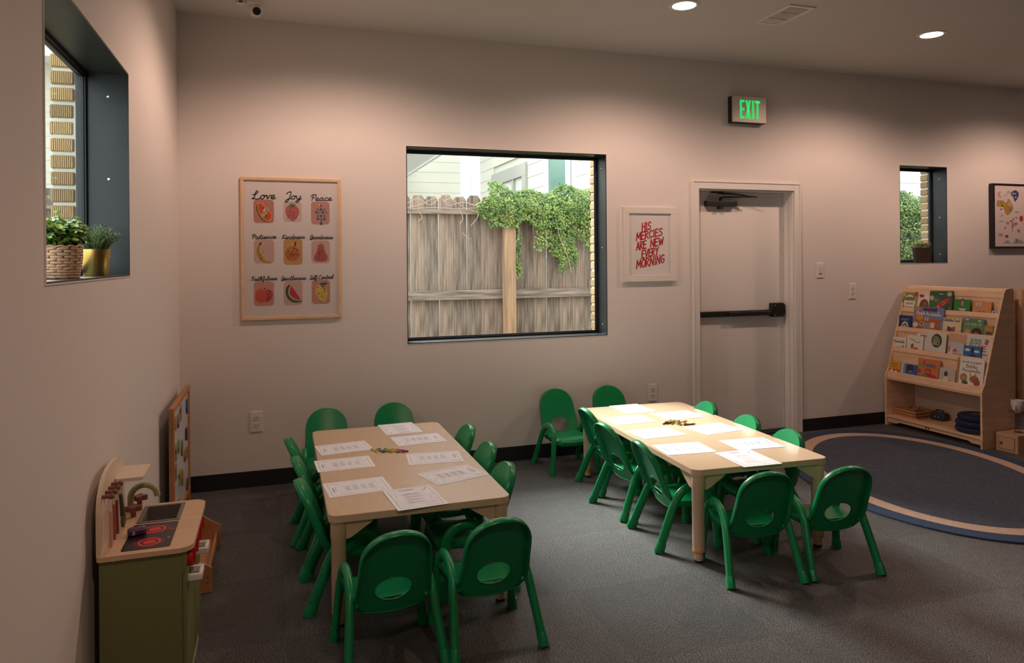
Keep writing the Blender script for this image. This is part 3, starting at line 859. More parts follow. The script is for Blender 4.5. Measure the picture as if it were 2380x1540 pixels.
sc_ = thing('security_camera', 'small white ceiling camera with black lens near the corner', 'camera', (.478, -.335, CEIL))
B().lathe([(.042, 0), (.042, -.012), (.034, -.020)], 24).build('mount', M_plastic, sc_, smooth=True)
sb_ = B().tube([(0, 0, -.015), (0, 0, -.03)], .03, 18); sb_.build('swivel', M_plastic, sc_, smooth=True)
B().ball((.006, -.002, -.055), (.037, .037, .04), 20, 12).build('camera_ball', M_plastic, sc_, smooth=True)
dl = Vector((.25, -1, -.35)).normalized()
lens = B().tube([Vector((.006, -.002, -.055)) + dl * .024, Vector((.006, -.002, -.055)) + dl * .0385], .024, 18)
lens.build('lens_face', M_black, sc_, smooth=True)
B().box(-.105, -.055, -.02, .03, -.022, 0).build('junction_box', M_plastic, sc_, bevel=.004)
B().box(-.09, -.068, -.024, -.02, -.016, -.008).build('cable_plug', M_frame, sc_)

# ================================================================== WALL THINGS
ex = thing('exit_sign', 'aluminium exit sign with glowing green letters above the door', 'exit sign', (4.3065, 0, 2.703))
B().box(-.1665, .1665, -.050, 0, -.108, .108).build('sign_housing', M_black, ex, bevel=.004)
B().box(-.165, .165, -.062, -.050, -.106, .106).build('sign_face', mat('sign_aluminium', (.60, .54, .50), .4, metal=.4), ex, bevel=.003)
M_exit = mat('exit_green', (0.0, .35, .06), .5, emit=(.02, .52, .10), estr=0.8)
lt = Print(); H_ = .153; b0 = -.076; wst = .021
def EX(poly): lt.poly(poly, .0628)
x = -.095
EX([(x, b0), (x + wst, b0), (x + wst, b0 + H_), (x, b0 + H_)])
for q in (0, .5, 1): EX([(x + wst, b0 + (H_ - wst) * q), (x + .045, b0 + (H_ - wst) * q), (x + .045, b0 + (H_ - wst) * q + wst), (x + wst, b0 + (H_ - wst) * q + wst)])
x = -.042
EX([(x, b0), (x + .022, b0), (x + .056, b0 + H_), (x + .034, b0 + H_)]); EX([(x, b0 + H_), (x + .022, b0 + H_), (x + .056, b0), (x + .034, b0)])
x = .023; EX([(x, b0), (x + wst, b0), (x + wst, b0 + H_), (x, b0 + H_)])
x = .051; EX([(x + .015, b0), (x + .015 + wst, b0), (x + .015 + wst, b0 + H_), (x + .015, b0 + H_)]); EX([(x, b0 + H_ - wst), (x + .052, b0 + H_ - wst), (x + .052, b0 + H_), (x, b0 + H_)])
lt.build('exit_lettering', M_exit, ex)

def outlet(x, z, label, w=.078, h=.135):
    t = thing('wall_outlet', label, 'outlet', (x, 0, z), group='duplex wall outlets')
    B().box(-w / 2, w / 2, -.007, 0, -h / 2, h / 2).build('cover_plate', M_plastic, t, bevel=.003)
    for s_ in (-1, 1):
        sk = B().prism(ell(0, s_ * .023, .020, .0165, 16), -.0095, -.007, 'y').build('socket', M_socket, t)
        for dx in (-.007, .007): B().box(dx - .0012, dx + .0012, -.0100, -.0094, s_ * .023 - .004, s_ * .023 + .005).build('slot', M_frame, sk)
    return t
outlet(.4635, .4275, 'white duplex outlet low on the wall left of the left table')
outlet(3.42, .427, 'white duplex outlet low on the wall left of the door')
outlet(5.406, 1.187, 'white duplex outlet high on the wall beside the book display')
t = thing('light_switch', 'white rocker light switch on the wall right of the door', 'switch', (5.056, 0, 1.373))
B().box(-.038, .038, -.007, 0, -.065, .065).build('cover_plate', M_plastic, t, bevel=.003)
B().box(-.0165, .0165, -.011, -.007, -.034, .034).build('rocker', M_socket, t, bevel=.002)
B().box(-.011, .011, -.0118, -.011, -.030, -.025).build('indicator', M_frame, t)

# ---- fruit poster
PW, PH = .645, .947
po = thing('framed_poster', 'fruit of the spirit poster in a pale oak frame', 'poster', (.6975, 0, 1.5725))
bb = B(); t_ = .022
bb.box(-PW / 2, PW / 2, -.022, 0, PH / 2 - t_, PH / 2); bb.box(-PW / 2, PW / 2, -.022, 0, -PH / 2, -PH / 2 + t_)
bb.box(-PW / 2, -PW / 2 + t_, -.022, 0, -PH / 2 + t_, PH / 2 - t_); bb.box(PW / 2 - t_, PW / 2, -.022, 0, -PH / 2 + t_, PH / 2 - t_)
bb.build('frame', M_frame_oak, po, bevel=.003)
sheet = B().box(-PW / 2 + t_, PW / 2 - t_, -.010, -.002, -PH / 2 + t_, PH / 2 - t_).build('sheet', mat('poster_paper', (.75, .69, .68), .7), po)
B().box(-PW / 2 + t_, PW / 2 - t_, -.0145, -.013, -PH / 2 + t_, PH / 2 - t_).build('glazing', M_picglass, po)
def PX(cx, cy):          # poster crop pixel -> poster coordinates
    return ((cx - 567) / 981 * PW, (777 - cy) / 1370 * PH)
def tile(cx, cy, w, h, col):
    p = Print(); u, v = PX(cx, cy); W_ = w / 981 * PW; Hh = h / 1370 * PH
    p.poly(rrect(u - W_ / 2, u + W_ / 2, v - Hh / 2, v + Hh / 2, .022), .0101 + .0002)
    p.build('colour_tile', flat(col), sheet)
pink = (.52, .22, .18); palep = (.60, .40, .36)
for (cx, cy, w, h, c) in ((297, 420, 195, 225, pink), (575, 420, 180, 200, (.64, .50, .47)), (850, 430, 185, 225, (.56, .27, .23)), (297, 805, 195, 230, palep), (577, 810, 185, 250, (.55, .32, .13)), (850, 810, 185, 225, palep),
                          (293, 1210, 195, 235, (.57, .28, .23)), (575, 1210, 185, 235, palep), (850, 1205, 185, 235, (.55, .26, .22))):
    tile(cx, cy, w, h, c)
def fruit(name, layers):
    p = Print(); ms = []
    for k, (c, q) in enumerate(layers):
        mm = flat(c)
        if mm not in ms: ms.append(mm)
        p.cur = ms.index(mm)
        p.poly([PX(*a) for a in q], .0105 + .00008 * k)
    p.build(name, ms, sheet)
DK = (.03, .03, .03)
def sm(pts): return smooth_path(pts + [pts[0]], 4)[:-1]
def dots(c, x0, x1, y0, y1, n, r, inside=None):
    out = []; rnd = random.Random(n)
    while len(out) < n:
        x, y = rnd.uniform(x0, x1), rnd.uniform(y0, y1)
        if inside is None or inside(x, y): out.append((c, ell(x, y, r, r * 1.2, 6)))
    return out
fruit('papaya_print', [((.14, .13, .03), sm([(230, 350), (225, 400), (260, 480), (310, 520), (350, 515), (300, 480)])), ((.72, .35, .14), sm([(235, 340), (270, 335), (330, 390), (375, 450), (365, 500), (330, 515), (280, 480), (245, 420)])),
    ((.62, .07, .03), sm([(243, 350), (270, 345), (325, 398), (367, 452), (358, 492), (330, 505), (285, 472), (252, 418)])), ((.70, .55, .25), ell(308, 425, 24, 52, 14, .5))] + dots(DK, 285, 330, 385, 465, 26, 3.5))
fruit('strawberry_print', [((.52, .14, .14), sm([(505, 400), (530, 362), (600, 360), (640, 400), (630, 460), (590, 510), (560, 505), (515, 460)])), ((.13, .17, .07), [(575, 320), (585, 350), (615, 345), (595, 365), (605, 385), (578, 375), (550, 400), (555, 370), (525, 375), (552, 352), (545, 335), (568, 350)])] + dots((.25, .04, .05), 525, 620, 395, 490, 18, 4))
gp = []
for r_, (n_, y_) in enumerate(((3, 395), (4, 423), (3, 458), (3, 488), (1, 510), (1, 535))):
    for k in range(n_): gp.append(((.06, .12, .15) if (k + r_) % 2 else (.14, .24, .25), ell(858 + (k - (n_ - 1) / 2) * (32 if n_ > 1 else 0), y_, 13, 13, 10)))
fruit('grapes_print', gp + [((.60, .42, .16), ell(842, 352, 20, 17, 8)), ((.10, .12, .06), [(850, 345), (862, 345), (862, 372), (850, 372)])])
fruit('banana_print', [((.42, .27, .06), sm([(245, 740), (225, 790), (235, 850), (280, 905), (350, 918), (362, 905), (310, 880), (275, 820), (268, 745)])), ((.68, .45, .12), sm([(262, 745), (255, 800), (275, 860), (320, 900), (362, 905), (310, 880), (278, 820), (270, 745)])), (DK, [(250, 742), (272, 742), (270, 716), (256, 720)])] + dots(DK, 262, 300, 800, 890, 12, 3))
fruit('orange_print', [((.55, .17, .04), ell(572, 828, 74, 74, 24)), (DK, [(590, 755), (602, 757), (610, 712), (595, 712)]), ((.62, .42, .08), ell(572, 738, 18, 13, 8))] + dots(DK, 508, 636, 764, 890, 60, 3.2, lambda x, y: (x - 572) ** 2 + (y - 828) ** 2 < 62 ** 2))
fruit('pear_print', [((.42, .10, .09), sm([(822, 745), (850, 735), (882, 745), (890, 800), (920, 860), (905, 900), (850, 907), (795, 898), (783, 860), (815, 805)])), ((.42, .27, .10), [(845, 740), (855, 740), (852, 712), (840, 715)]), ((.45, .30, .10), ell(862, 720, 12, 5, 8, -.5))] + dots((.10, .03, .03), 805, 900, 770, 890, 16, 4))
fruit('apple_print', [((.52, .06, .05), sm([(300, 1180), (330, 1168), (370, 1190), (378, 1230), (350, 1280), (310, 1292), (290, 1250)])), ((.60, .08, .04), sm([(212, 1220), (225, 1180), (262, 1165), (300, 1180), (318, 1220), (305, 1280), (250, 1295), (215, 1265)])), ((.62, .30, .12), sm([(222, 1116), (250, 1125), (278, 1160), (245, 1150)])), (DK, ell(298, 1160, 10, 7, 8))] + dots(DK, 325, 368, 1185, 1275, 12, 4))
fruit('melon_print', [((.05, .10, .03), sm([(545, 1122), (512, 1150), (500, 1200), (520, 1260), (570, 1300), (630, 1302), (655, 1285), (560, 1240)])), ((.72, .55, .45), sm([(552, 1132), (530, 1175), (535, 1230), (580, 1272), (648, 1280), (600, 1200)])), ((.52, .03, .05), sm([(556, 1138), (540, 1180), (545, 1226), (588, 1265), (645, 1274), (600, 1200)]))] + dots(DK, 560, 610, 1190, 1250, 9, 3))
fruit('lemon_print', [((.70, .52, .10), sm([(815, 1135), (850, 1130), (900, 1170), (915, 1225), (900, 1275), (885, 1298), (840, 1280), (805, 1240), (798, 1180)])), ((.07, .09, .05), sm([(830, 1130), (870, 1112), (918, 1120), (880, 1140)])), ((.16, .18, .09), sm([(845, 1135), (870, 1135), (885, 1165), (862, 1160)]))] + dots(DK, 812, 895, 1150, 1270, 26, 4))
for (wd, cx, base, w, h, wt) in (('Love', 297, 302, 225, 78, 12), ('Joy', 580, 300, 165, 72, 11), ('Peace', 860, 308, 215, 60, 9), ('Patience', 297, 682, 235, 42, 8), ('Kindness', 580, 682, 225, 42, 8), ('Goodness', 857, 685, 235, 42, 8),
                             ('Faithfulness', 297, 1082, 250, 40, 7), ('Gentleness', 580, 1082, 245, 40, 7), ('Self-Control', 857, 1078, 240, 40, 7)):
    p = Print(); u, v = PX(cx, base)
    write(p, wd, u, v, w / 981 * PW, h / 1370 * PH, wt / 981 * PW * .8, True, slant=.18, rise=.03, h=.0120)
    p.build('lettering', flat((.012, .014, .018)), sheet)

# ---- white framed print
wf = thing('framed_print', 'white framed print of red hand lettering left of the door', 'print', (3.400, 0, 1.5985))
bb = B(); w_, h_, t_ = .472, .584, .050
bb.box(-w_ / 2, w_ / 2, -.028, 0, h_ / 2 - t_, h_ / 2); bb.box(-w_ / 2, w_ / 2, -.028, 0, -h_ / 2, -h_ / 2 + t_)
bb.box(-w_ / 2, -w_ / 2 + t_, -.028, 0, -h_ / 2 + t_, h_ / 2 - t_); bb.box(w_ / 2 - t_, w_ / 2, -.028, 0, -h_ / 2 + t_, h_ / 2 - t_)
bb.build('frame', mat('white_frame', (.80, .74, .69), .4), wf, bevel=.002)
sh2 = B().box(-w_ / 2 + t_, w_ / 2 - t_, -.014, -.002, -h_ / 2 + t_, h_ / 2 - t_).build('sheet', mat('print_paper', (.72, .68, .68), .8), wf)
def QX(cx, cy): return ((cx - 273) / 374 * w_, (1137 - cy) / 512 * h_)
M_redink = flat((.42, .012, .012))
for (wd, cx, base, w, h) in (('HIS', 252, 1038, 66, 52), ('MERCIES', 273, 1092, 188, 50), ('ARE', 215, 1170, 72, 52), ('NEW', 326, 1146, 96, 50), ('EVERY', 277, 1219, 122, 50), ('MORNING', 278, 1283, 200, 56)):
    p = Print(); u, v = QX(cx, base)
    write(p, wd, u, v, w / 374 * w_, h / 512 * h_, .0098, False, slant=.05, rise=.19, h=.0146)
    p.build('red_lettering', M_redink, sh2)

# ---- framed map (right edge)
mp_ = thing('framed_map', 'black framed illustrated animal map high on the right wall end', 'map', (7.52, 0, 1.8635))
w_, h_ = .97, .617
bb = B(); t_ = .020; dpt = .045
bb.box(-w_ / 2, w_ / 2, -dpt, 0, h_ / 2 - t_, h_ / 2); bb.box(-w_ / 2, w_ / 2, -dpt, 0, -h_ / 2, -h_ / 2 + t_)
bb.box(-w_ / 2, -w_ / 2 + t_, -dpt, 0, -h_ / 2 + t_, h_ / 2 - t_); bb.box(w_ / 2 - t_, w_ / 2, -dpt, 0, -h_ / 2 + t_, h_ / 2 - t_)
bb.build('frame', mat('black_frame', (.012, .010, .010), .4), mp_, bevel=.002)
ms_ = B().box(-w_ / 2 + t_, w_ / 2 - t_, -dpt + .004, -.004, -h_ / 2 + t_, h_ / 2 - t_).build('sheet', mat('map_paper', (.66, .55, .54), .8), mp_)
def MX(cx, cy): return (-w_ / 2 + .02 + (cx - 350) / 1120 * h_ * 1.29, (778 - cy) / 1130 * h_ * .955)
def mlay(c, q, k=[0]):
    k[0] += 1
    p = Print()
    p.poly([MX(*a) for a in q], dpt - .004 + .0003 + .00004 * k[0])
    p.build('map_figure', flat(c), ms_)
mlay((.42, .29, .06), sm([(400, 490), (470, 500), (560, 530), (600, 460), (660, 540), (690, 640), (640, 720), (580, 760), (540, 720), (500, 620), (390, 600)]))
mlay((.45, .24, .05), sm([(500, 590), (610, 590), (620, 680), (540, 680)]))
mlay((.50, .36, .30), ell(620, 560, 26, 40)); mlay((.03, .02, .02), ell(485, 588, 14, 14)); mlay((.10, .12, .25), ell(632, 660, 10, 45)); mlay((.22, .16, .03), [(450, 550), (465, 480), (475, 555)]); mlay((.22, .16, .03), [(490, 530), (505, 470), (518, 530)])
mlay((.06, .06, .16), sm([(650, 340), (730, 300), (790, 350), (780, 430), (720, 510), (690, 430), (650, 390)])); mlay((.30, .32, .40), ell(700, 365, 45, 16)); mlay((.55, .50, .52), ell(735, 432, 16, 14))
mlay((.52, .32, .30), sm([(440, 330), (400, 380), (440, 445), (480, 440), (445, 385), (470, 335)])); mlay((.45, .40, .40), ell(550, 400, 40, 12)); mlay((.46, .42, .40), ell(610, 340, 40, 28))
mlay((.45, .24, .22), sm([(650, 900), (750, 890), (770, 930), (690, 980), (670, 1080), (655, 1000)])); mlay((.14, .04, .04), ell(650, 868, 20, 14)); mlay((.12, .10, .12), ell(692, 835, 8, 26)); mlay((.45, .10, .06), ell(745, 805, 22, 12))
mlay((.44, .20, .10), ell(785, 1045, 26, 34)); mlay((.35, .33, .36), ell(455, 1120, 42, 28)); mlay((.35, .08, .08), ell(565, 1150, 32, 28)); mlay((.06, .06, .07), ell(565, 1135, 26, 12)); mlay((.40, .24, .20), ell(585, 910, 30, 34)); mlay((.62, .48, .47), ell(585, 928, 14, 20))
mlay((.34, .34, .36), sm([(500, 1270), (560, 1220), (640, 1230), (720, 1190), (850, 1230), (850, 1275)])); mlay((.66, .60, .56), sm([(610, 1190), (700, 1190), (685, 1265), (620, 1265)])); mlay((.03, .03, .03), ell(752, 1225, 9, 35))
mlay((.40, .05, .04), ell(835, 820, 36, 55)); mlay((.35, .32, .36), ell(755, 700, 45, 10)); mlay((.35, .32, .36), ell(468, 870, 45, 9)); mlay((.30, .05, .05), ell(468, 655, 16, 14)); mlay((.3, .28, .3), ell(480, 770, 12, 20)); mlay((.05, .05, .06), ell(536, 995, 8, 24))
for k in range(46):      # the rest of the map beyond the picture edge
    c = random.choice([(.42, .29, .06), (.45, .12, .08), (.12, .14, .28), (.35, .33, .36), (.5, .3, .28), (.2, .3, .16)])
    mlay(c, ell(random.uniform(900, 1600), random.uniform(320, 1240), random.uniform(15, 50), random.uniform(12, 40), 10))

# ================================================================== RUG
EA, EB, EANG = 1.236, 0.858, R(67.6)
rug = thing('oval_rug', 'oval slate blue rug with a peach stripe inside its border', 'rug', (4.776, -1.285, 0), (0, 0, EANG))
def ell_ring(d0, d1, z0, z1, n=96):
    bb = B(); vs = []; fs = []
    for (d, z) in ((d0, 0.0), (d0, z1), (d1, z1)):
        for k in range(n):
            a = 2 * PI * k / n
            vs.append(((EA - d) * math.cos(a), (EB - d) * math.sin(a), z))
    for i in range(2):
        for k in range(n): fs.append((i * n + k, i * n + (k + 1) % n, (i + 1) * n + (k + 1) % n, (i + 1) * n + k))
    return bb.add(vs, fs)
ell_ring(0, .105, 0, .011).build('border', M_rugedge, rug)
ell_ring(.105, .205, 0, .0115).build('stripe', M_rugpeach, rug)
bb = ell_ring(.205, .25, 0, .011); n0 = len(bb.v) - 96
bb.f.append(tuple(range(n0, n0 + 96))); bb.m.append(0)
bb.build('field', M_rugblue, rug)

# ================================================================== CHAIRS
def back_y(z): return -.068 - (z - .19) * .375
def make_chair():
    root = thing('child_chair', '', 'chair')
    # backrest: annulus between hole ellipse and outline
    hx, hz, hcz = .071, .050, .284
    out = []
    out += [(x, .196 - .012 * (1 - (x / .118) ** 2)) for x in (-.118, -.08, -.04, 0, .04, .08, .118)]
    out += [(.131, .215), (.135, .25), (.132, .30), (.128, .35), (.1255, .40)]
    for k in range(1, 24):
        a = PI * k / 24
        ca, sa = math.cos(a), math.sin(a)
        out.append((.1255 * (abs(ca) ** .9) * (1 if ca > 0 else -1), .40 + .122 * sa ** .9))
    out += [(-.1255, .40), (-.128, .35), (-.132, .30), (-.135, .25), (-.131, .215)]
    N = 64
    def hit(a):
        d = Vector((math.cos(a), math.sin(a))); best = None
        for i in range(len(out)):
            p, q = Vector(out[i]), Vector(out[(i + 1) % len(out)])
            e = q - p; rhs = p - Vector((0, hcz))
            den = d.x * e.y - d.y * e.x
            if abs(den) < 1e-9: continue
            t = (rhs.x * e.y - rhs.y * e.x) / den; u = (rhs.x * d.y - rhs.y * d.x) / den
            if t > 0 and -1e-6 <= u <= 1 + 1e-6 and (best is None or t > best): best = t
        return best
    M_ = 7; vs = []; fs = []
    def S(x, z, off=0.0):
        y = back_y(z) + .016 * (x / .13) ** 2
        nb = Vector((0, -.936, -.351)).normalized()      # backwards
        return Vector((x, y, z)) + nb * off
    rings = []
    for j in range(M_ + 1):
        f = j / M_
        rings.append([])
        for k in range(N):
            a = 2 * PI * k / N
            t = hit(a)
            px, pz = t * math.cos(a), hcz + t * math.sin(a)
            qx, qz = hx * math.cos(a), hcz + hz * math.sin(a)
            rings[-1].append((qx + (px - qx) * f, qz + (pz - qz) * f))
    outer = rings[-1]
    bb = B()
    seq = []
    seq.append([S(x, z, .003) for (x, z) in rings[0]])          # hole lip, backwards
    for rg in rings: seq.append([S(x, z, 0) for (x, z) in rg])
    def grow(rg, g):
        return [(x * (1 + g / .13), z + g * max(0, min(1, (z - .38) / .08))) for (x, z) in rg]
    def fl(z): return min(1, max(.12, (z - .20) / .09))
    seq.append([S(x, z, .006 * fl(z)) for (x, z) in grow(outer, .003)])
    seq.append([S(x, z, .032 * fl(z)) for (x, z) in grow(outer, .0045)])
    for i, rg in enumerate(seq):
        bb.v += [tuple(p) for p in rg]
    for i in range(len(seq) - 1):
        for k in range(N):
            bb.f.append((i * N + k, i * N + (k + 1) % N, (i + 1) * N + (k + 1) % N, (i + 1) * N + k)); bb.m.append(0)
    br = bb.build('backrest', M_green, root, smooth=True)
    sl = br.modifiers.new('thick', 'SOLIDIFY'); sl.thickness = .006; sl.offset = 0
    # seat
    bb = B(); rows = []
    ys = [-.064, -.055, -.04, -.02, .02, .06, .10, .13, .150, .162, .168, .170]
    for y in ys:
        f = (y + .064) / .234
        hw = .120 + .024 * min(1, f * 1.5)
        if y > .12: hw = .150 * math.sqrt(max(0.0, 1 - ((y - .12) / .056) ** 2)) * .25 + .150 * .75 if y < .166 else .105
        z = .236 + .012 * max(0, (y - .05) / .1) * (1 if y < .14 else 0)
        if y < -.05: z = .237 + (-.05 - y) * .5
        if .13 < y: z = .244 - .25 * (y - .13) - 14 * max(0, y - .15) ** 2
        if y >= .168: z -= .008
        row = []
        for k in range(-7, 8):
            s_ = k / 7
            zz = z - .007 * (1 - s_ * s_)
            if abs(k) == 7: zz -= .006
            row.append((hw * s_, y, zz))
        rows.append(row)
    n = 15
    # skirt loop
    vs = [p for r_ in rows for p in r_]
    bb.v += vs
    for i in range(len(rows) - 1):
        for k in range(n - 1):
            bb.f.append((i * n + k, i * n + k + 1, (i + 1) * n + k + 1, (i + 1) * n + k)); bb.m.append(0)
    loop = [(i, 0) for i in range(len(rows))] + [(len(rows) - 1, k) for k in range(1, n)] + [(i, n - 1) for i in range(len(rows) - 2, -1, -1)]
    base = len(bb.v)
    for (i, k) in loop:
        p = rows[i][k]; bb.v.append((p[0] * 1.012, p[1] + (.002 if i == len(rows) - 1 else 0), p[2] - .026))
    for a in range(len(loop) - 1):
        i0 = loop[a][0] * n + loop[a][1]; i1 = loop[a + 1][0] * n + loop[a + 1][1]
        bb.f.append((i0, i1, base + a + 1, base + a)); bb.m.append(0)
    st = bb.build('seat', M_green, root, smooth=True)
    sl = st.modifiers.new('thick', 'SOLIDIFY'); sl.thickness = .006; sl.offset = 0
    # side frames: bent tube from rear foot over the top to the front foot
    for s_ in (-1, 1):
        prof = [(-.172, .0), (-.155, .04), (-.115, .135), (-.080, .215), (-.055, .258), (-.025, .288), (.015, .307), (.06, .312), (.10, .300), (.130, .270), (.146, .225), (.155, .15), (.162, .05), (.165, 0)]
        q = smooth_path([(s_ * (.178 - .030 * min(1, z / .3)), y, z) for (y, z) in prof], 3)
        fr_ = B().tube(q, .0165, 14, axis=(1, 0, 0), ry=.0235).build('side_frame', M_green, root, smooth=True)
        for (a, c) in (((s_ * .178, -.172, 0), (s_ * .1735, -.152, .046)), ((s_ * .178, .165, 0), (s_ * .174, .1625, .044))):
            B().tube([a, Vector(a).lerp(Vector(c), .9), c], [.0205, .0195, .0185], 14, axis=(1, 0, 0), ry=[.0285, .0275, .026]).build('foot_cap', M_green, fr_, smooth=True)
        B().tube([(s_ * .128, -.062, .222), (s_ * .158, -.066, .232)], .013, 10).build('bracket', M_green, root, smooth=True)
        B().tube([(s_ * .135, .10, .225), (s_ * .155, .118, .262)], .013, 10).build('bracket', M_green, root, smooth=True)
    return root
CH = [
 # x, y, rotation, label
 (.975, -2.322, 3.5, 'green chair in the front row of the left table, nearer the play kitchen'),
 (1.362, -2.320, 2.7, 'green chair in the front row of the left table, right one'),
 (.872, -1.765, -90, 'green chair on the left side of the left table, nearest the camera'),
 (.868, -1.373, -90, 'green chair on the left side of the left table, middle one'),
 (.845, -.972, -91, 'green chair on the left side of the left table, nearest the back wall'),
 (1.458, -.996, 90, 'green chair on the right side of the left table, nearest the back wall'),
 (1.453, -1.426, 90, 'green chair on the right side of the left table, middle one'),
 (1.425, -1.823, 90, 'green chair on the right side of the left table, nearest the camera'),
 (.898, -.40, 180, 'green chair at the wall end of the left table, left of the pair'),
 (1.34, -.372, 180, 'green chair at the wall end of the left table, right of the pair'),
 (2.716, -2.173, -10, 'green chair in front of the right table, left of the pair'),
 (3.106, -2.227, -7.6, 'green chair in front of the right table, nearest the rug'),
 (2.594, -1.689, -95, 'green chair on the left side of the right table, nearest the camera'),
 (2.599, -1.205, -85, 'green chair on the left side of the right table, middle one'),
 (2.677, -.797, -90.6, 'green chair on the left side of the right table, nearest the wall'),
 (3.143, -.894, 90, 'green chair on the door side of the right table, nearest the door'),
 (3.135, -1.347, 90, 'green chair on the door side of the right table, middle one'),
 (3.119, -1.739, 90, 'green chair on the door side of the right table, nearest the camera'),
 (2.976, -.287, 180, 'green chair against the wall behind the right table below the white print'),
 (2.56, -.276, 182, 'green chair standing clear against the wall left of the right table'),
]
proto = make_chair()
for i, (x, y, rz, lab) in enumerate(CH):
    o = proto if i == 0 else copy_tree(proto)
    o.location = (x, y, 0); o.rotation_euler = (0, 0, R(rz)); o['label'] = lab; o['group'] = 'small green plastic chairs'

# ================================================================== TABLES
TZ = .46
def make_table():
    t = thing('activity_table', '', 'table')
    hx, hy = .385, .772
    B().prism(rrect(-hx, hx, -hy, hy, .045, 6), TZ - .028, TZ - .0015).build('edge_band', M_tabedge, t, smooth=True)
    B().prism(rrect(-hx + .002, hx - .002, -hy + .002, hy - .002, .043, 6), TZ - .0015, TZ).build('table_top', M_tabtop, t)
    for sx in (-1, 1):
        for sy in (-1, 1):
            cx, cy = sx * (hx - .042), sy * (hy - .042)
            lg = B().lathe([(.0375, TZ - .028), (.0375, TZ - .036), (.0335, TZ - .040), (.0325, TZ - .100), (.0305, TZ - .104), (.0295, .062)], 22, cx, cy).build('leg', M_tabedge, t, smooth=True)
            B().lathe([(.0305, .062), (.0305, .053)], 22, cx, cy).build('leg_ring', M_orange, lg, smooth=True)
            B().lathe([(.022, .053), (.0215, .012), (.019, .010)], 18, cx, cy).build('leg_insert', M_tabedge, lg, smooth=True)
            B().lathe([(.0205, .010), (.0205, .0)], 18, cx, cy).build('foot_pad', M_black, lg)
            z1 = TZ - .028
            for (dx, dy) in ((-sx, 0), (0, -sy)):
                a = .028; L = .135
                tri = [(a, z1), (a, z1 - .075), (a + .02, z1 - .070), (L, z1 - .014), (L, z1)]
                if dx:
                    B().prism([(cx + dx * p[0], p[1]) for p in (tri if dx < 0 else tri[::-1])][::-1], cy + sy * .010, cy + sy * .024, 'y').build('corner_bracket', M_tabedge, t)
                else:
                    B().prism([(cy + dy * p[0], p[1]) for p in (tri if dy > 0 else tri[::-1])], cx + sx * .010, cx + sx * .024, 'x').build('corner_bracket', M_tabedge, t)
    return t
tb = make_table()
tb.location = (1.167, -1.335, 0); tb.rotation_euler = (0, 0, R(-.6))
tb['label'] = 'long low maple laminate table nearer the play kitchen'; tb['group'] = 'low activity tables'
tb2 = copy_tree(tb)
tb2.location = (2.915, -1.300, 0); tb2.rotation_euler = (0, 0, R(-2.8))
tb2['label'] = 'long low maple laminate table nearer the door and rug'

# papers with printed drawings
def make_print():
    p = Print(); ms = [M_ink, M_ink2]
    W_, H_ = .279, .216
    # portrait artwork rotated into a landscape sheet: u along long side
    m_ = .016
    p.cur = 0
    rc = [(-W_ / 2 + m_, -H_ / 2 + m_), (W_ / 2 - m_, -H_ / 2 + m_), (W_ / 2 - m_, H_ / 2 - m_), (-W_ / 2 + m_, H_ / 2 - m_), (-W_ / 2 + m_, -H_ / 2 + m_)]
    for a, c in zip(rc, rc[1:]): p.stroke([a, c], .0011)
    p.cur = 1
    rnd = random.Random(3)
    for k in range(46):       # drawn outlines round the text blocks
        side = rnd.choice('tblr')
        if side in 'tb': x, y = rnd.uniform(-.11, .11), (.068 if side == 't' else -.070) + rnd.uniform(-.02, .02)
        else: x, y = (.09 if side == 'r' else -.05) + rnd.uniform(-.025, .03), rnd.uniform(-.07, .07)
        a = rnd.uniform(0, 6.28); pts = [(x, y)]
        for j in range(5):
            a += rnd.uniform(-.9, .9); x += .010 * math.cos(a); y += .010 * math.sin(a); pts.append((max(-.12, min(.12, x)), max(-.09, min(.09, y))))
        p.stroke(smooth_path(pts, 3), .0008)
    p.cur = 1
    for c in range(4):        # blocks of text seen sideways
        for j in range(7):
            x = -.055 + c * .036 + j * .0034
            p.stroke([(x, -.045 + .006 * (j % 2)), (x, .035 - .008 * (j % 3))], .0012)
    p.cur = 0
    p.stroke([(-.108, -.045), (-.108, .020)], .0035); p.stroke([(-.097, -.030), (-.097, .030)], .0016)
    for j in range(7):
        p.stroke(smooth_path([(-.12 + j * .005, .085 - j * .004), (-.115 + j * .005, .075), (-.10 + j * .004, .08 - j * .005)], 3), .0007)
    return p.mesh('colouring_print', ms)
me_print = make_print()
bb = B().prism([(-.1395, -.108), (.1395, -.108), (.1395, .108), (-.1395, .108)], 0, .0006)
me_sheet = bb.mesh('paper_sheet', M_paper)
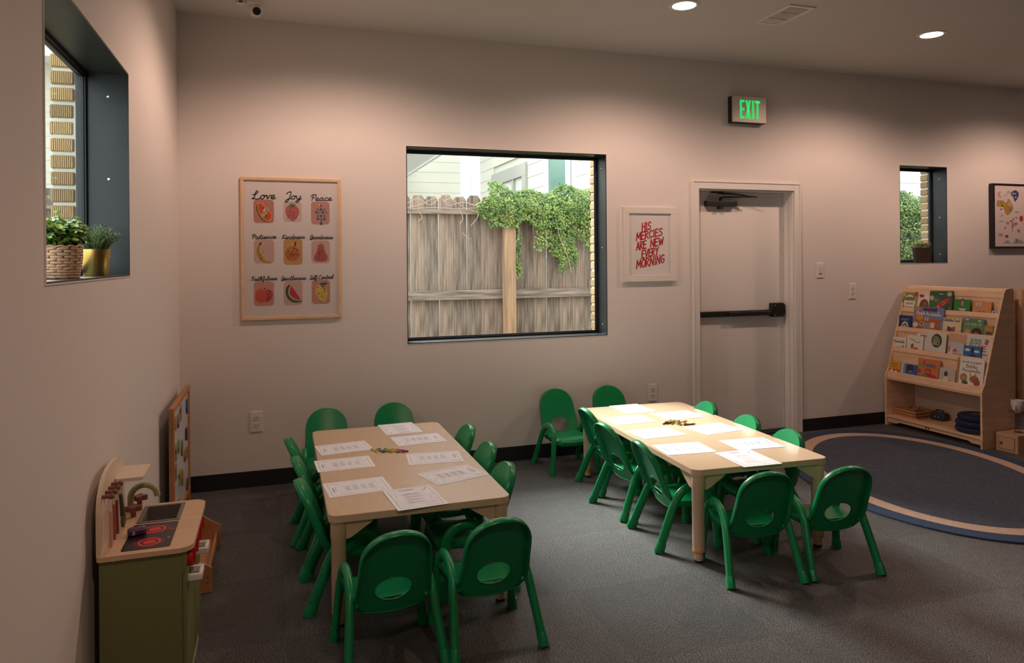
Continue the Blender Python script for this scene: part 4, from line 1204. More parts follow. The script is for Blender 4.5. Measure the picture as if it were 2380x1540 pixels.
PAPERS = [
 (1.301, -.673, 93, 1, 'colouring sheet at the wall end of the left table'), (1.356, -.982, 183.8, 1, 'second colouring sheet from the wall on the right side of the left table'),
 (.935, -1.026, 7.1, 1, 'colouring sheet left of the crayon row on the left table'), (.907, -1.345, 2.2, 1, 'colouring sheet overhanging the left edge of the left table'),
 (1.360, -1.394, 174.4, 1, 'colouring sheet right of and nearer than the crayon row on the left table'), (1.382, -1.713, 196.5, 1, 'strongly turned colouring sheet by the right edge of the left table'),
 (.927, -1.748, 4.4, 1, 'colouring sheet at the left near part of the left table'), (1.144, -1.985, -85.2, 1, 'upright colouring sheet at the near end of the left table'),
 (2.899, -.649, 90, 2, 'colouring sheet at the wall end of the right table'), (3.081, -.933, 182.3, 2, 'colouring sheet beyond the crayon pile on the door side of the right table'),
 (2.721, -.948, 1.5, 2, 'farthest colouring sheet on the left side of the right table'), (2.706, -1.313, 2, 2, 'middle colouring sheet on the left side of the right table'),
 (3.079, -1.338, 187.7, 2, 'colouring sheet touching the crayon pile on the right table'), (2.667, -1.674, -5.4, 2, 'nearest colouring sheet on the left side of the right table'),
 (3.068, -1.715, 175.6, 2, 'nearest colouring sheet on the door side of the right table'), (2.864, -1.955, -93.2, 2, 'upright colouring sheet at the near end of the right table')]
for i, (x, y, a, tbl, lab) in enumerate(PAPERS):
    z = TZ + .0006 + (.0012 if i in (7, 15) else 0) + .0001 * (i % 3)
    pp = thing('colouring_sheet', lab, 'paper', (x, y, z), (0, 0, R(a)), group='colouring sheets on the tables')
    link_mesh('paper_sheet', me_sheet, pp)
    link_mesh('colouring_print', me_print, pp, (0, 0, .0006), (-PI / 2, 0, 0))

# crayons
CRC = {'yellow': (.75, .55, .05), 'green': (.08, .28, .06), 'purple': (.14, .03, .15), 'blue': (.06, .20, .32), 'red': (.50, .03, .04), 'magenta': (.42, .03, .16), 'lime': (.45, .48, .05), 'orange': (.68, .20, .04), 'brown': (.16, .07, .04), 'teal': (.10, .30, .32)}
def crayon(col, x, y, z, a, tilt, lab, grp):
    mm = mat('crayon_' + col, CRC[col], .5); md = mat('crayon_band', (.02, .02, .02), .6)
    t = thing('crayon', lab, 'crayon', (x, y, z), (0, tilt, R(a)), group=grp)
    key = 'wrapper_' + col
    if key not in bpy.data.meshes:
        q = B()
        q.tube([(-.044, 0, 0), (-.030, 0, 0), (.030, 0, 0)], .0042, 10)
        q.cur = 1
        for xx in (-.034, .022): q.tube([(xx, 0, 0), (xx + .004, 0, 0)], .0044, 10)
        q.mesh(key, [mm, md], True)
        B().tube([(.030, 0, 0), (.033, 0, 0), (.044, 0, 0)], [.0042, .0036, .0013], 10).mesh('tip_' + col, mm, True)
    link_mesh('wrapper', bpy.data.meshes[key], t); link_mesh('tip', bpy.data.meshes['tip_' + col], t)
row = ['yellow', 'lime', 'blue', 'purple', 'teal', 'orange', 'lime', 'yellow', 'green', 'orange', 'magenta', 'purple']
for k, c in enumerate(row):
    n_ = row[:k].count(c)
    tot = row.count(c)
    which = '' if tot == 1 else (' nearer the left end' if n_ == 0 else ' nearer the right end')
    crayon(c, 1.085 + k * .0125, -1.145 - k * .006 + random.uniform(-.012, .012), TZ + .0043, 118 + random.uniform(-22, 22) + (180 if k % 3 == 0 else 0), 0, '%s crayon in the row on the left table%s' % (c, which), 'crayons on the left table')
pile = ['blue', 'purple', 'green', 'orange', 'teal', 'red', 'brown', 'magenta', 'yellow', 'lime', 'purple', 'green', 'yellow']
for k, c in enumerate(pile):
    n_ = pile[:k].count(c); tot = pile.count(c)
    which = '' if tot == 1 else (' deeper in the heap' if n_ == 0 else ' on top of the heap')
    crayon(c, 2.945 + (k % 7 - 3) * .017 + random.uniform(-.006, .006), -1.145 - (k % 7 - 3) * .014 + random.uniform(-.018, .018), TZ + .0043 + (.0084 if k >= 7 else 0), random.uniform(-5, 75) + (180 if k % 2 else 0), 0, '%s crayon in the pile on the right table%s' % (c, which), 'crayons on the right table')

# ================================================================== PLAY KITCHEN
KO = Vector((.014, -.068, .025))
ki = thing('play_kitchen', 'sage green wooden play kitchen against the side wall', 'play kitchen', KO)
KZ = .520; Y0, Y1 = -2.415, -1.905
M_ct = mat('counter_ply', (.66, .45, .29), .5, var=.06, scale=6, stretch=(1, 5, 1))
# countertop with sink cut-out
sx0, sx1, sy0, sy1 = .090, .218, -2.116, -1.936
def ctop():
    """rounded rectangle ring around the sink opening"""
    outer_ = []
    for q in [(.012, Y0 + .012), (.016, Y0 + .003), (.024, Y0)] + rrect(.012, .298, Y0, Y1 + .005, .045, 6)[:14] + [(.02, Y1 + .005), (.012, Y1 - .003)]: outer_.append(q)
    bb = B()
    # split in four prisms around the hole, outline kept by clipping
    def clip(poly, f):
        out = []
        for i in range(len(poly)):
            a, c = poly[i], poly[(i + 1) % len(poly)]
            fa, fc = f(a), f(c)
            if fa >= 0: out.append(a)
            if fa * fc < 0:
                t = fa / (fa - fc); out.append((a[0] + (c[0] - a[0]) * t, a[1] + (c[1] - a[1]) * t))
        return out
    z0, z1 = KZ - .016, KZ
    bb.prism(clip(outer_, lambda p: sy0 - p[1]), z0, z1)
    bb.prism(clip(outer_, lambda p: p[1] - sy1), z0, z1)
    mid = clip(clip(outer_, lambda p: p[1] - sy0), lambda p: sy1 - p[1])
    bb.prism(clip(mid, lambda p: sx0 - p[0]), z0, z1)
    bb.prism(clip(mid, lambda p: p[0] - sx1), z0, z1)
    return bb
ctop().build('countertop', M_ct, ki)
B().box(.018, .262, Y0 + .020, Y0 + .032, -.025, KZ - .016).build('side_panel', M_sage, ki)
B().box(.018, .262, Y1 - .028, Y1 - .016, -.025, KZ - .016).build('side_panel', M_sage, ki)
B().box(.018, .026, Y0 + .032, Y1 - .028, .02, KZ - .016).build('back_board', M_sage, ki)
B().box(.03, .255, Y0 + .032, Y1 - .028, .02, .034).build('base_board', M_cream, ki)
B().box(.246, .268, Y0 + .020, Y1 - .016, -.025, .020).build('plinth', M_cream, ki)
B().box(.246, .268, Y0 + .020, Y1 - .016, .02, .045).build('plinth', M_birch, ki)
B().box(.262, .276, Y0 + .021, Y1 - .017, KZ - .091, KZ - .0165).build('control_panel', M_sage, ki)
ym = -2.155
for (ya, yb, yh) in ((Y0 + .022, ym - .003, -2.33), (ym + .003, Y1 - .018, -2.10)):
    dr = B().box(.262, .276, ya, yb, .048, KZ - .092).build('door', M_sage, ki, bevel=.003)
    za = KZ - .108
    hd2 = B()
    # D handle lies flat: two stubs and a bar along y
    hd2.box(.276, .322, yh - .044, yh - .029, za - .022, za); hd2.box(.276, .322, yh + .029, yh + .044, za - .022, za)
    hd2.box(.308, .322, yh - .029, yh + .029, za - .022, za)
    hd2.build('handle', M_plastic, dr, bevel=.004)
B().ball((.279, -2.0, .30), .006, 8, 6).build('door_knob', M_screw, ki)
for k, yk in enumerate((-2.345, -2.245, -2.13, -2.02)):
    kb = B().tube([(.276, yk, KZ - .054), (.292, yk, KZ - .054)], .033 if k < 3 else .020, 18).build('red_knob', M_red, ki, smooth=True)
    B().box(.292, .299, yk - .005, yk + .005, KZ - .078, KZ - .030).build('knob_grip', M_red, kb)
# backboard with rounded top
bbp = [(-2.405, KZ), (-1.990, KZ), (-1.990, .640)] + smooth_path([(-1.990, .690), (-2.02, .730), (-2.09, .757), (-2.18, .768), (-2.27, .765), (-2.34, .745), (-2.39, .705), (-2.405, .660)], 3)
B().prism(bbp, .012, .024, 'x').build('splashback', M_cream, ki)
B().prism(rrect(.024, .115, -2.175, -2.000, .012, 3), .690, .702).build('shelf', mat('cream_shelf', (.74, .62, .50), .5), ki)
PEG = [-2.372, -2.322, -2.274, -2.226]
for yk in PEG:
    pg = B().tube([(.024, yk, .700), (.048, yk, .700)], .006, 10).build('peg', M_darkred, ki, smooth=True)
    B().ball((.052, yk, .700), .0095, 12, 8).build('peg_head', M_darkred, pg, smooth=True)
# sink
bb = B()
t = .006
bb.box(sx0 - .008, sx1 + .008, sy0 - .008, sy0 + t, KZ, KZ + .003); bb.box(sx0 - .008, sx1 + .008, sy1 - t, sy1 + .008, KZ, KZ + .003)
bb.box(sx0 - .008, sx0 + t, sy0 + t, sy1 - t, KZ, KZ + .003); bb.box(sx1 - t, sx1 + .008, sy0 + t, sy1 - t, KZ, KZ + .003)
bb.box(sx0 + .002, sx0 + t, sy0 + .002, sy1 - .002, KZ - .065, KZ); bb.box(sx1 - t, sx1 - .002, sy0 + .002, sy1 - .002, KZ - .065, KZ)
bb.box(sx0 + t, sx1 - t, sy0 + .002, sy0 + t, KZ - .065, KZ); bb.box(sx0 + t, sx1 - t, sy1 - t, sy1 - .002, KZ - .065, KZ)
bb.box(sx0 + t, sx1 - t, sy0 + t, sy1 - t, KZ - .065, KZ - .060)
bb.build('sink_basin', mat('grey_sink', (.16, .145, .13), .35), ki, bevel=.002)
# faucet
fa = []
for k in range(15):
    a = PI * k / 14
    fa.append((.085 - .046 * math.cos(a), -1.965, KZ + .05 + .045 * math.sin(a)))
fq = [(.039, -1.965, KZ), (.039, -1.965, KZ + .03)] + fa
fct = B().tube(fq, .011, 12).build('faucet', mat('pale_green_wood', (.36, .38, .18), .5), ki, smooth=True)
for yk in (-2.035, -1.905):
    tp = B().tube([(.060, yk, KZ), (.060, yk, KZ + .022)], .009, 12).build('tap_stem', M_darkred, ki, smooth=True)
    B().prism([(.060 + r_ * math.cos(a), yk + r_ * math.sin(a)) for a, r_ in [(2 * PI * k / 24, .022 + .007 * math.cos(4 * 2 * PI * k / 24)) for k in range(24)]], KZ + .022, KZ + .040).build('tap_handle', M_darkred, tp)
# cooktop
ck = B().prism(rrect(.078, .225, -2.385, -2.138, .008, 3), KZ, KZ + .0015).build('cooktop', mat('black_hob', (.008, .008, .009), .3), ki)
M_hob = flat((.75, .03, .04), .4)
def ring_flat(cx, cy, r0_, r1_, z):
    bb = B(); n = 32; vs = []; fs = []
    for r_ in (r0_, r1_):
        for k in range(n): vs.append((cx + r_ * math.cos(2 * PI * k / n), cy + r_ * math.sin(2 * PI * k / n), z))
    for k in range(n): fs.append((k, n + k, n + (k + 1) % n, (k + 1) % n))
    return bb.add(vs, fs)
for (cx, cy) in ((.155, -2.325), (.155, -2.203)):
    ring_flat(cx, cy, .0005, .020, KZ + .0017).build('burner_disc', M_hob, ck)
    ring_flat(cx, cy, .028, .037, KZ + .0017).build('burner_ring', M_hob, ck)
    ring_flat(cx, cy, .0445, .0458, KZ + .0017).build('burner_ring', M_hob, ck)
for (cx, cy) in ((.211, -2.300), (.211, -2.215)):
    ring_flat(cx, cy, .0003, .0055, KZ + .0017).build('burner_mark', M_hob, ck)
for (xx, ) in ((.06,), (.215,)):
    B().ball((xx, Y0 + .016, KZ - .020), .004, 8, 5).build('screw', M_screw, ki)
# hanging utensils
def utensil(name, lab, yk, col, ln, blade, tilt=0.0, dx=.006):
    t = thing(name, lab, 'toy utensil', Vector((.043, yk, .700)) + KO, (tilt, 0, 0), group='toy utensils hanging on the play kitchen')
    mm = mat('utensil_%s' % name + str(len(lab)), col, .5)
    B().tube([(0, 0, .004), (dx, .003, -.045)], .0016, 6).build('cord', flat((.72, .62, .58)), t)
    if blade == 'knife':
        B().prism([(-.008, -.045), (.008, -.045), (.009, -.10), (.012, -.115), (.012, -ln + .01), (.006, -ln), (-.006, -ln), (-.010, -ln + .03)], dx - .004, dx + .004, 'x').build('blade', mm, t, bevel=.002)
    elif blade == 'stick':
        B().tube([(dx, 0, -.042), (dx, 0, -ln * .6), (dx, 0, -ln)], [.0045, .0055, .0065], 10).build('stick', mm, t, smooth=True)
    else:
        B().tube([(dx, 0, -.045), (dx, 0, -ln + .05), (dx, 0, -ln + .04)], [.006, .008, .009], 10).build('handle', mm, t, smooth=True)
        B().prism([(-.010, -ln + .045), (.010, -ln + .045), (.022, -ln + .030), (.022, -ln + .004), (.014, -ln), (-.014, -ln), (-.022, -ln + .004), (-.022, -ln + .030)], dx - .004, dx + .006, 'x').build('blade', mm, t, bevel=.003)
utensil('toy_knife', 'pink wooden toy knife hanging from the nearest peg of the play kitchen', PEG[0], (.62, .30, .23), .165, 'knife')
utensil('toy_rolling_stick', 'reddish brown wooden stick hanging from the second peg of the play kitchen', PEG[1], (.30, .12, .08), .158, 'stick')
utensil('toy_rolling_stick', 'dark red wooden stick hanging from the third peg of the play kitchen', PEG[2], (.20, .05, .04), .155, 'stick')
utensil('toy_spatula', 'dark olive toy spatula hanging askew from the farthest kitchen peg', PEG[3], (.075, .075, .055), .175, 'spatula', tilt=.38)
pg = thing('toy_creature', 'purple toy lying on the black cooktop of the play kitchen', 'toy', Vector((.103, -2.235, KZ + .0018)) + KO, (0, 0, R(15)))
M_purple = mat('purple_plastic', (.075, .022, .10), .35)
pg.scale = (.66, .85, .85)
bb = B().prism([(-.045, -.018), (.030, -.022), (.045, -.012), (.047, .010), (.030, .024), (-.030, .024), (-.045, .008)], 0, .026); bb.build('toy_body', M_purple, pg, bevel=.007)
B().tube([(-.018, -.0205, .012), (-.018, -.024, .012)], .008, 12).build('toy_button', flat((.35, .26, .33)), pg)
p = Print(); p.stroke([(.022, .003), (.032, .010), (.034, -.006)], .003); p.build('toy_mark', flat((.7, .6, .65)), pg, loc=(0, 0, .0266), rot=(-PI / 2, 0, 0))
spg = B().ball((.128 + KO.x, -2.088 + KO.y, KZ - .022 + KO.z), (.022, .016, .016), 14, 8).build('toy_lemon', mat('yellow_toy', (.78, .55, .05), .5), None, smooth=True)
tag(spg, 'yellow toy lying inside the grey sink of the play kitchen', 'toy')

# ================================================================== MAGNET BOARD
wb = thing('magnet_board', 'white magnet board in a wooden frame standing along the side wall', 'board', (.058, 0, 0))
BY0, BY1, BZ = -.905, -.115, .715
fw = .030
for (ya, yb, za, zb) in ((BY0, BY0 + fw, 0, BZ), (BY1 - fw, BY1, 0, BZ)):
    B().box(-.012, .014, ya, yb, za, zb).build('frame_rail', M_pine, wb, bevel=.003)
for (za, zb) in ((BZ - fw, BZ), (.06, .09)):
    B().box(-.012, .014, BY0 + fw, BY1 - fw, za, zb).build('frame_rail', M_pine, wb, bevel=.003)
B().box(-.006, .004, BY0 + fw, BY1 - fw, .09, BZ - fw).build('board_panel', mat('white_board', (.60, .60, .62), .3), wb)
MAG = [(.80, .615, 'tan', (.36, .27, .20)), (.66, .60, 'brown', (.30, .20, .14)), (.55, .62, 'grey', (.33, .30, .28)), (.23, .60, 'bright blue', (.01, .12, .36)), (.27, .44, 'navy', (.03, .03, .12)), (.66, .46, 'lime green', (.14, .42, .05)),
       (.78, .45, 'dusty brown', (.33, .25, .20)), (.50, .41, 'dark tan', (.28, .19, .14)), (.24, .32, 'olive', (.20, .25, .10)), (.35, .33, 'orange brown', (.42, .18, .09)), (.62, .27, 'leaf green', (.20, .36, .08)), (.50, .24, 'orange', (.55, .17, .03)), (.70, .15, 'peach', (.52, .30, .20)), (.25, .13, 'slate', (.10, .12, .15)), (.80, .35, 'taupe', (.27, .21, .17))]
for k, (yy, zz, nm, c) in enumerate(MAG):
    yk = -yy
    shp = [rrect(-.030, .030, -.036, .036, .012, 3), ell(0, 0, .034, .038, 14), [(-.03, -.04), (.03, -.04), (.022, 0), (.03, .04), (0, .05), (-.03, .03), (-.02, 0)], ell(0, 0, .028, .05, 6)][k % 4]
    o = B().prism(shp, .062, .071, 'x').build('board_magnet', mat('magnet_' + nm.replace(' ', '_'), c, .4), None, bevel=.001, loc=(0, yk, zz))
    tag(o, '%s magnet stuck on the white magnet board' % nm, 'magnet', 'magnets on the white board')

# wooden book trough behind the play kitchen
tg = thing('book_trough', 'low pine trough with sloping ends on the carpet behind the play kitchen', 'trough', (0, 0, 0))
ep = [(.135, 0), (.302, 0), (.302, .110), (.275, .128), (.255, .138), (.215, .172), (.150, .172), (.135, .155)]
for (ya, yb) in ((-1.568, -1.554), (-1.008, -.994)):
    B().prism([(p[0], p[1]) for p in ep], ya, yb, 'y').build('end_panel', M_pine, tg, bevel=.002)
B().prism([(.150, .050), (.285, .028), (.287, .038), (.152, .060)], -1.554, -1.008, 'y').build('bottom_board', M_pine, tg)
B().box(.276, .288, -1.554, -1.008, .030, .075).build('front_rail', M_pine, tg, bevel=.002)
B().prism([(.140, .058), (.152, .056), (.152, .150), (.140, .150)], -1.554, -1.008, 'y').build('back_rail', M_pine, tg)
for zz in (.045, .07): B().ball((.283, -1.5685, zz), .003, 6, 4).build('screw', M_frame, tg)

# ================================================================== BOOK DISPLAY
FX = lambda z: 5.596 + .3014 * z      # sloping front line
bs = thing('book_display', 'birch display rack of face-out books beside the rug', 'book rack', (0, 0, 0))
SY0, SY1 = -.968, -.040
sidep = [(5.716, 0), (6.062, 0), (6.062, 1.215), (6.045, 1.232), (5.995, 1.230), (5.972, 1.222), (5.958, 1.200), (5.850, .862), (5.832, .80), (5.745, .495), (5.716, .445)]
for (ya, yb) in ((SY0, SY0 + .018), (SY1 - .018, SY1)):
    B().prism(sidep, ya, yb, 'y').build('side_panel', M_birch, bs, bevel=.003)
ya, yb = SY0 + .018, SY1 - .018
TI = [(5.909, 1.038), (5.857, .867), (5.804, .690), (5.740, .476)]
PD = .050
tops = [(FX(1.165) + .01, 1.165)] + TI[:3]
for k in range(4):
    (xt, zt) = tops[k]; zb = TI[k][1] - .034; xb = FX(zb) + PD
    B().prism([(xb, zb), (xb + .008, zb), (xt + .008, zt), (xt, zt)], ya, yb, 'y').build('slanted_panel', M_birch, bs)
    B().prism([(FX(zb), zb - .006), (xb + .008, zb - .006), (xb + .008, zb), (FX(zb), zb)], ya, yb, 'y').build('ledge', M_birch, bs)
    if k < 3:
        B().prism([(FX(zb), zb), (FX(zb) + .007, zb), (TI[k][0] + .007, TI[k][1]), (TI[k][0], TI[k][1])], ya, yb, 'y').build('lip', M_birch, bs)
B().prism([(5.722, .420), (5.740, .420), (5.750, .478), (5.735, .478)], ya, yb, 'y').build('tray_lip', M_birch, bs, bevel=.003)
B().box(5.728, 6.050, ya, yb, .404, .420).build('tray_board', M_birch, bs, bevel=.002)
B().prism([(FX(1.165) + .004, 1.155), (6.05, 1.155), (6.05, 1.226), (5.975, 1.226), (5.962, 1.205)], ya, yb, 'y').build('top_rail', M_birch, bs, bevel=.003)
B().box(5.722, 6.050, ya, yb, .072, .088).build('bottom_shelf', M_birch, bs, bevel=.002)
apr = [(ya, .072), (ya, .028), (ya + .09, .028), (ya + .12, .042), (yb - .12, .042), (yb - .09, .028), (yb, .028), (yb, .072)]
B().prism(apr[::-1], 5.736, 5.752, 'x').build('kick_rail', M_birch, bs)
p = Print(); p.poly(ell(-.012, 0, .009, .010, 10), 0); p.poly(ell(.012, -.002, .008, .009, 10), 0)
p.build('burned_mark', flat((.10, .05, .03)), bs, loc=(5.7355, -.46, .057), rot=(0, 0, -PI / 2))
B().box(6.046, 6.056, ya, yb, .088, .404).build('back_panel', mat('cream_back_panel', (.60, .47, .34), .6), bs)
bk_panel = B().box(6.046, 6.056, ya, yb, .42, 1.16).build('back_panel', M_birch, bs)

def book(tier, yc, w, h, th, cover, label, art=None, titles=(), push=0.0, lean=0.0, dz=0.0, spine=None, group='face-out books on the display rack'):
    xt, zt = TI[tier - 1]
    zb = zt - .034 + .001 + dz
    xb = FX(zb) + .010 + push
    t = thing('picture_book', label, 'book', (xb, yc, zb), (-R(8), R(lean), -PI / 2), group=group)
    cm = mat('cover_%d_%d_%d' % tuple(int(c * 255) for c in cover), cover, .35)
    B().box(-w / 2, w / 2, 0, .0015, 0, h).build('front_cover', cm, t)
    B().box(-w / 2, w / 2, th - .0015, th, 0, h).build('back_cover', cm, t)
    B().box(-w / 2 + .001, w / 2 - .003, .0015, th - .0015, .002, h - .003).build('page_block', mat('page_paper', (.70, .64, .58), .9), t)
    B().box(-w / 2, -w / 2 + .001, .0015, th - .0015, 0, h).build('spine', cm if not spine else flat(spine), t)
    if art or titles:
        p = Print(); ms = []
        for k, (c, q) in enumerate(art or []):
            mm = flat(c, .4)
            if mm not in ms: ms.append(mm)
            p.cur = ms.index(mm)
            p.poly([((a[0] - .5) * w, a[1] * h) for a in q], .0003 + .00006 * k)
        if art: p.build('cover_art', ms, t)
        for (wd, cx, base, ww, hh, c) in titles:
            p = Print()
            typeset(p, wd, (cx - .5) * w, base * h, ww * w, hh * h, hh * h * .19, h=.0016)
            p.build('title', flat(c, .4), t)
    return t
RC = lambda x0, x1, y0, y1: [(x0, y0), (x1, y0), (x1, y1), (x0, y1)]
E_ = ell
WHT = (.72, .66, .60); INK = (.03, .03, .03)
book(1, -.122, .155, .166, .006, (.24, .26, .07), 'garden book with a white centre and leafy border on the top tier', [((.36, .30, .05), E_(.9, .55, .12, .3)), ((.10, .16, .05), E_(.1, .3, .1, .3)), ((.30, .09, .05), E_(.93, .92, .12, .12)), ((.74, .68, .58), E_(.5, .45, .38, .42)), ((.5, .40, .08), E_(.12, .85, .1, .12))],
     [('GARDEN', .5, .58, .66, .16, INK), ('CURTAIN', .52, .36, .48, .09, (.25, .18, .06)), ('CROSS', .52, .12, .48, .11, (.20, .07, .04))])
book(1, -.262, .130, .160, .006, WHT, 'white book with a dark red animal on the top tier', [((.38, .03, .05), E_(.3, .87, .2, .09)), ((.22, .06, .05), E_(.55, .35, .36, .36)), ((.12, .05, .04), E_(.5, .2, .3, .1)), ((.25, .14, .08), E_(.62, .45, .16, .1))], push=.004, lean=2)
book(1, -.436, .222, .190, .008, (.035, .10, .05), 'large dark green book with a red rocket on the top tier', [((.03, .16, .07), E_(.3, .4, .28, .35)), ((.40, .45, .30), E_(.1, .68, .1, .11)), ((.45, .40, .22), E_(.86, .86, .1, .1)), ((.46, .04, .04), sm([(.25, .2), (.45, .5), (.75, .66), (.88, .66), (.82, .5), (.6, .3), (.4, .15)])), ((.40, .10, .06), E_(.3, .58, .1, .06)), ((.50, .42, .30), E_(.62, .46, .06, .07)), ((.06, .07, .06), E_(.62, .46, .04, .05)), ((.5, .42, .3), E_(.42, .3, .04, .06)), ((.55, .52, .45), RC(.42, .6, .84, .88)), ((.6, .6, .5), E_(.75, .15, .02, .02)), ((.6, .6, .5), E_(.9, .25, .02, .02)), ((.6, .6, .5), E_(.65, .1, .015, .02))], push=.001, lean=-1.5)
book(1, -.637, .140, .128, .008, (.02, .22, .05), 'bright green book showing a person in a dark top on the top tier', [((.10, .05, .04), sm([(.18, 0), (.25, .3), (.42, .42), (.62, .42), (.82, .3), (.9, 0)])), ((.10, .05, .03), E_(.5, .8, .14, .26)), ((.48, .26, .18), E_(.5, .75, .09, .19)), ((.52, .34, .28), E_(.55, .22, .16, .2)), ((.62, .58, .54), RC(.3, .75, .33, .42))])
book(1, -.738, .05, .120, .010, (.33, .24, .18), 'grey-brown book edge behind the green and orange books of the top tier', push=.022)
book(1, -.809, .158, .120, .012, (.62, .25, .09), 'orange book with a white sticker on the top tier', [((.68, .64, .58), RC(.16, .46, .72, .90)), ((.14, .13, .12), RC(.22, .4, .78, .84)), ((.22, .20, .15), RC(.32, .47, .14, .36)), ((.26, .16, .10), RC(.54, .72, .14, .36))])
book(1, -.918, .040, .052, .005, (.55, .52, .54), 'tiny pale book at the right end of the top tier', [((.08, .10, .25), E_(.45, .75, .2, .15))])
book(2, -.122, .135, .135, .006, (.012, .035, .14), 'navy book with a white arch on the second tier', [((.60, .56, .52), [(.22, 0), (.22, .3), (.3, .52), (.5, .62), (.72, .52), (.8, .3), (.8, 0)]), ((.02, .04, .12), [(.3, 0), (.3, .28), (.37, .42), (.5, .5), (.64, .42), (.72, .28), (.72, 0)]), ((.48, .42, .20), E_(.5, .2, .16, .2)), ((.62, .58, .5), E_(.42, .15, .06, .14)), ((.62, .58, .5), E_(.58, .15, .06, .14))], [('SECRET', .5, .68, .6, .1, (.30, .40, .55))])
book(2, -.351, .296, .222, .010, (.16, .22, .40), 'largest book, blue with an ark of animals, on the second tier', [((.50, .24, .08), E_(.12, .93, .09, .08)), ((.45, .10, .05), RC(.06, .94, .47, .54)), ((.34, .12, .07), RC(.06, .92, .06, .48)), ((.55, .26, .06), E_(.22, .6, .12, .14)), ((.20, .20, .30), RC(.5, .78, .54, .70)), ((.6, .42, .10), RC(.24, .36, .26, .42)), ((.12, .10, .04), RC(.27, .33, .29, .39)), ((.6, .42, .10), RC(.60, .74, .20, .42)), ((.62, .60, .58), RC(.63, .71, .22, .38)), ((.55, .32, .08), RC(.38, .60, .06, .38)), ((.22, .26, .34), RC(.40, .58, .06, .36)), ((.04, .05, .12), RC(.32, .78, .84, .96)), ((.42, .04, .05), RC(.44, .56, .93, .99)), ((.62, .58, .55), E_(.10, .28, .09, .10)), ((.60, .57, .55), E_(.66, .08, .07, .08)), ((.18, .12, .06), E_(.2, .12, .08, .12)), ((.64, .62, .6), E_(.42, .52, .02, .07)), ((.64, .62, .6), E_(.5, .54, .02, .08)), ((.14, .30, .14), E_(.92, .08, .1, .1)), ((.35, .15, .25), sm([(.0, .7), (.12, .82), (.25, .9), (.2, .8), (.06, .62)]))],
     [('Noah', .26, .70, .30, .13, (.70, .62, .50)), ('Animals', .68, .68, .50, .13, (.70, .62, .50))], push=0)
book(2, -.582, .176, .143, .006, (.64, .50, .28), 'cream book with farm animals and dark lettering on the second tier', [((.68, .55, .34), RC(.04, .96, .35, .95)), ((.10, .05, .06), sm([(.28, .25), (.3, .52), (.42, .48), (.55, .4), (.5, .1), (.4, .05)])), ((.30, .07, .06), E_(.58, .35, .12, .14)), ((.06, .08, .22), E_(.45, .16, .14, .12)), ((.35, .12, .08), E_(.64, .45, .07, .08))], [('Little', .2, .82, .30, .13, (.07, .12, .20)), ('Blue', .47, .82, .2, .13, (.07, .12, .20)), ('Truck', .76, .82, .3, .13, (.07, .12, .20))])
book(2, -.773, .186, .154, .010, (.09, .20, .15), 'teal green book with two smiling children on the second tier', [((.12, .25, .10), E_(.5, .5, .48, .12)), ((.42, .22, .08), E_(.25, .30, .16, .18)), ((.55, .32, .24), E_(.26, .18, .12, .16)), ((.035, .02, .018), E_(.68, .28, .24, .26)), ((.28, .12, .08), E_(.66, .16, .14, .17)), ((.58, .60, .58), E_(.2, .93, .09, .04)), ((.58, .60, .58), E_(.78, .9, .09, .04))], [('GOD', .24, .64, .25, .13, (.42, .46, .16)), ('MADE', .55, .64, .28, .13, (.42, .46, .16)), ('ME', .82, .64, .16, .13, (.42, .46, .16))])
book(2, -.906, .074, .110, .006, (.30, .24, .07), 'small olive and red book at the right end of the second tier', [((.36, .05, .03), RC(0, 1, .05, .32)), ((.10, .03, .02), E_(.55, .45, .4, .10)), ((.52, .20, .05), E_(.5, .75, .35, .10)), ((.56, .36, .22), E_(.6, .22, .25, .10))])
book(3, -.111, .140, .120, .006, WHT, 'white animal book at the left end of the third tier', [((.26, .13, .06), sm([(.12, .0), (.2, .25), (.5, .3), (.65, .25), (.8, .45), (.84, .35), (.72, .0)])), ((.14, .07, .04), E_(.35, .15, .12, .1))], [('Animals', .5, .62, .80, .19, (.22, .13, .09))])
book(3, -.272, .165, .150, .005, (.70, .65, .58), 'white book with brown monkeys on the third tier', [((.30, .14, .08), E_(.35, .38, .10, .15)), ((.38, .10, .06), E_(.58, .22, .14, .11)), ((.34, .10, .08), E_(.84, .12, .08, .08)), ((.20, .24, .12), E_(.15, .08, .14, .07))], [('There', .32, .72, .32, .09, (.25, .33, .24)), ('Farm', .62, .60, .4, .10, (.25, .33, .24))])
book(3, -.355, .165, .172, .005, (.68, .64, .58), 'white book with black capitals half hidden on the third tier', None, [('AMAZING', .58, .84, .74, .10, INK)], push=.014)
book(3, -.477, .186, .192, .010, (.62, .58, .54), 'pale grey book with a dark green round badge on the third tier', [((.02, .07, .06), E_(.52, .66, .27, .30, 24))], [('BIBLE', .52, .48, .38, .12, (.42, .38, .16)), ('HERO', .52, .62, .36, .12, (.42, .38, .16)), ('Baby', .50, .79, .25, .08, (.35, .45, .35))])
book(3, -.662, .170, .200, .012, (.56, .32, .20), 'tall peach book standing behind the third tier', push=.014)
book(3, -.664, .138, .132, .008, (.45, .47, .52), 'pale blue book with a red figure on the third tier', [((.62, .60, .58), RC(.0, .62, .0, .62)), ((.50, .12, .08), E_(.45, .48, .15, .14)), ((.55, .30, .25), E_(.48, .3, .16, .14)), ((.20, .22, .22), RC(.38, .6, .0, .18)), ((.48, .10, .07), E_(.08, .55, .05, .2)), ((.24, .25, .16), E_(.8, .12, .2, .2))])
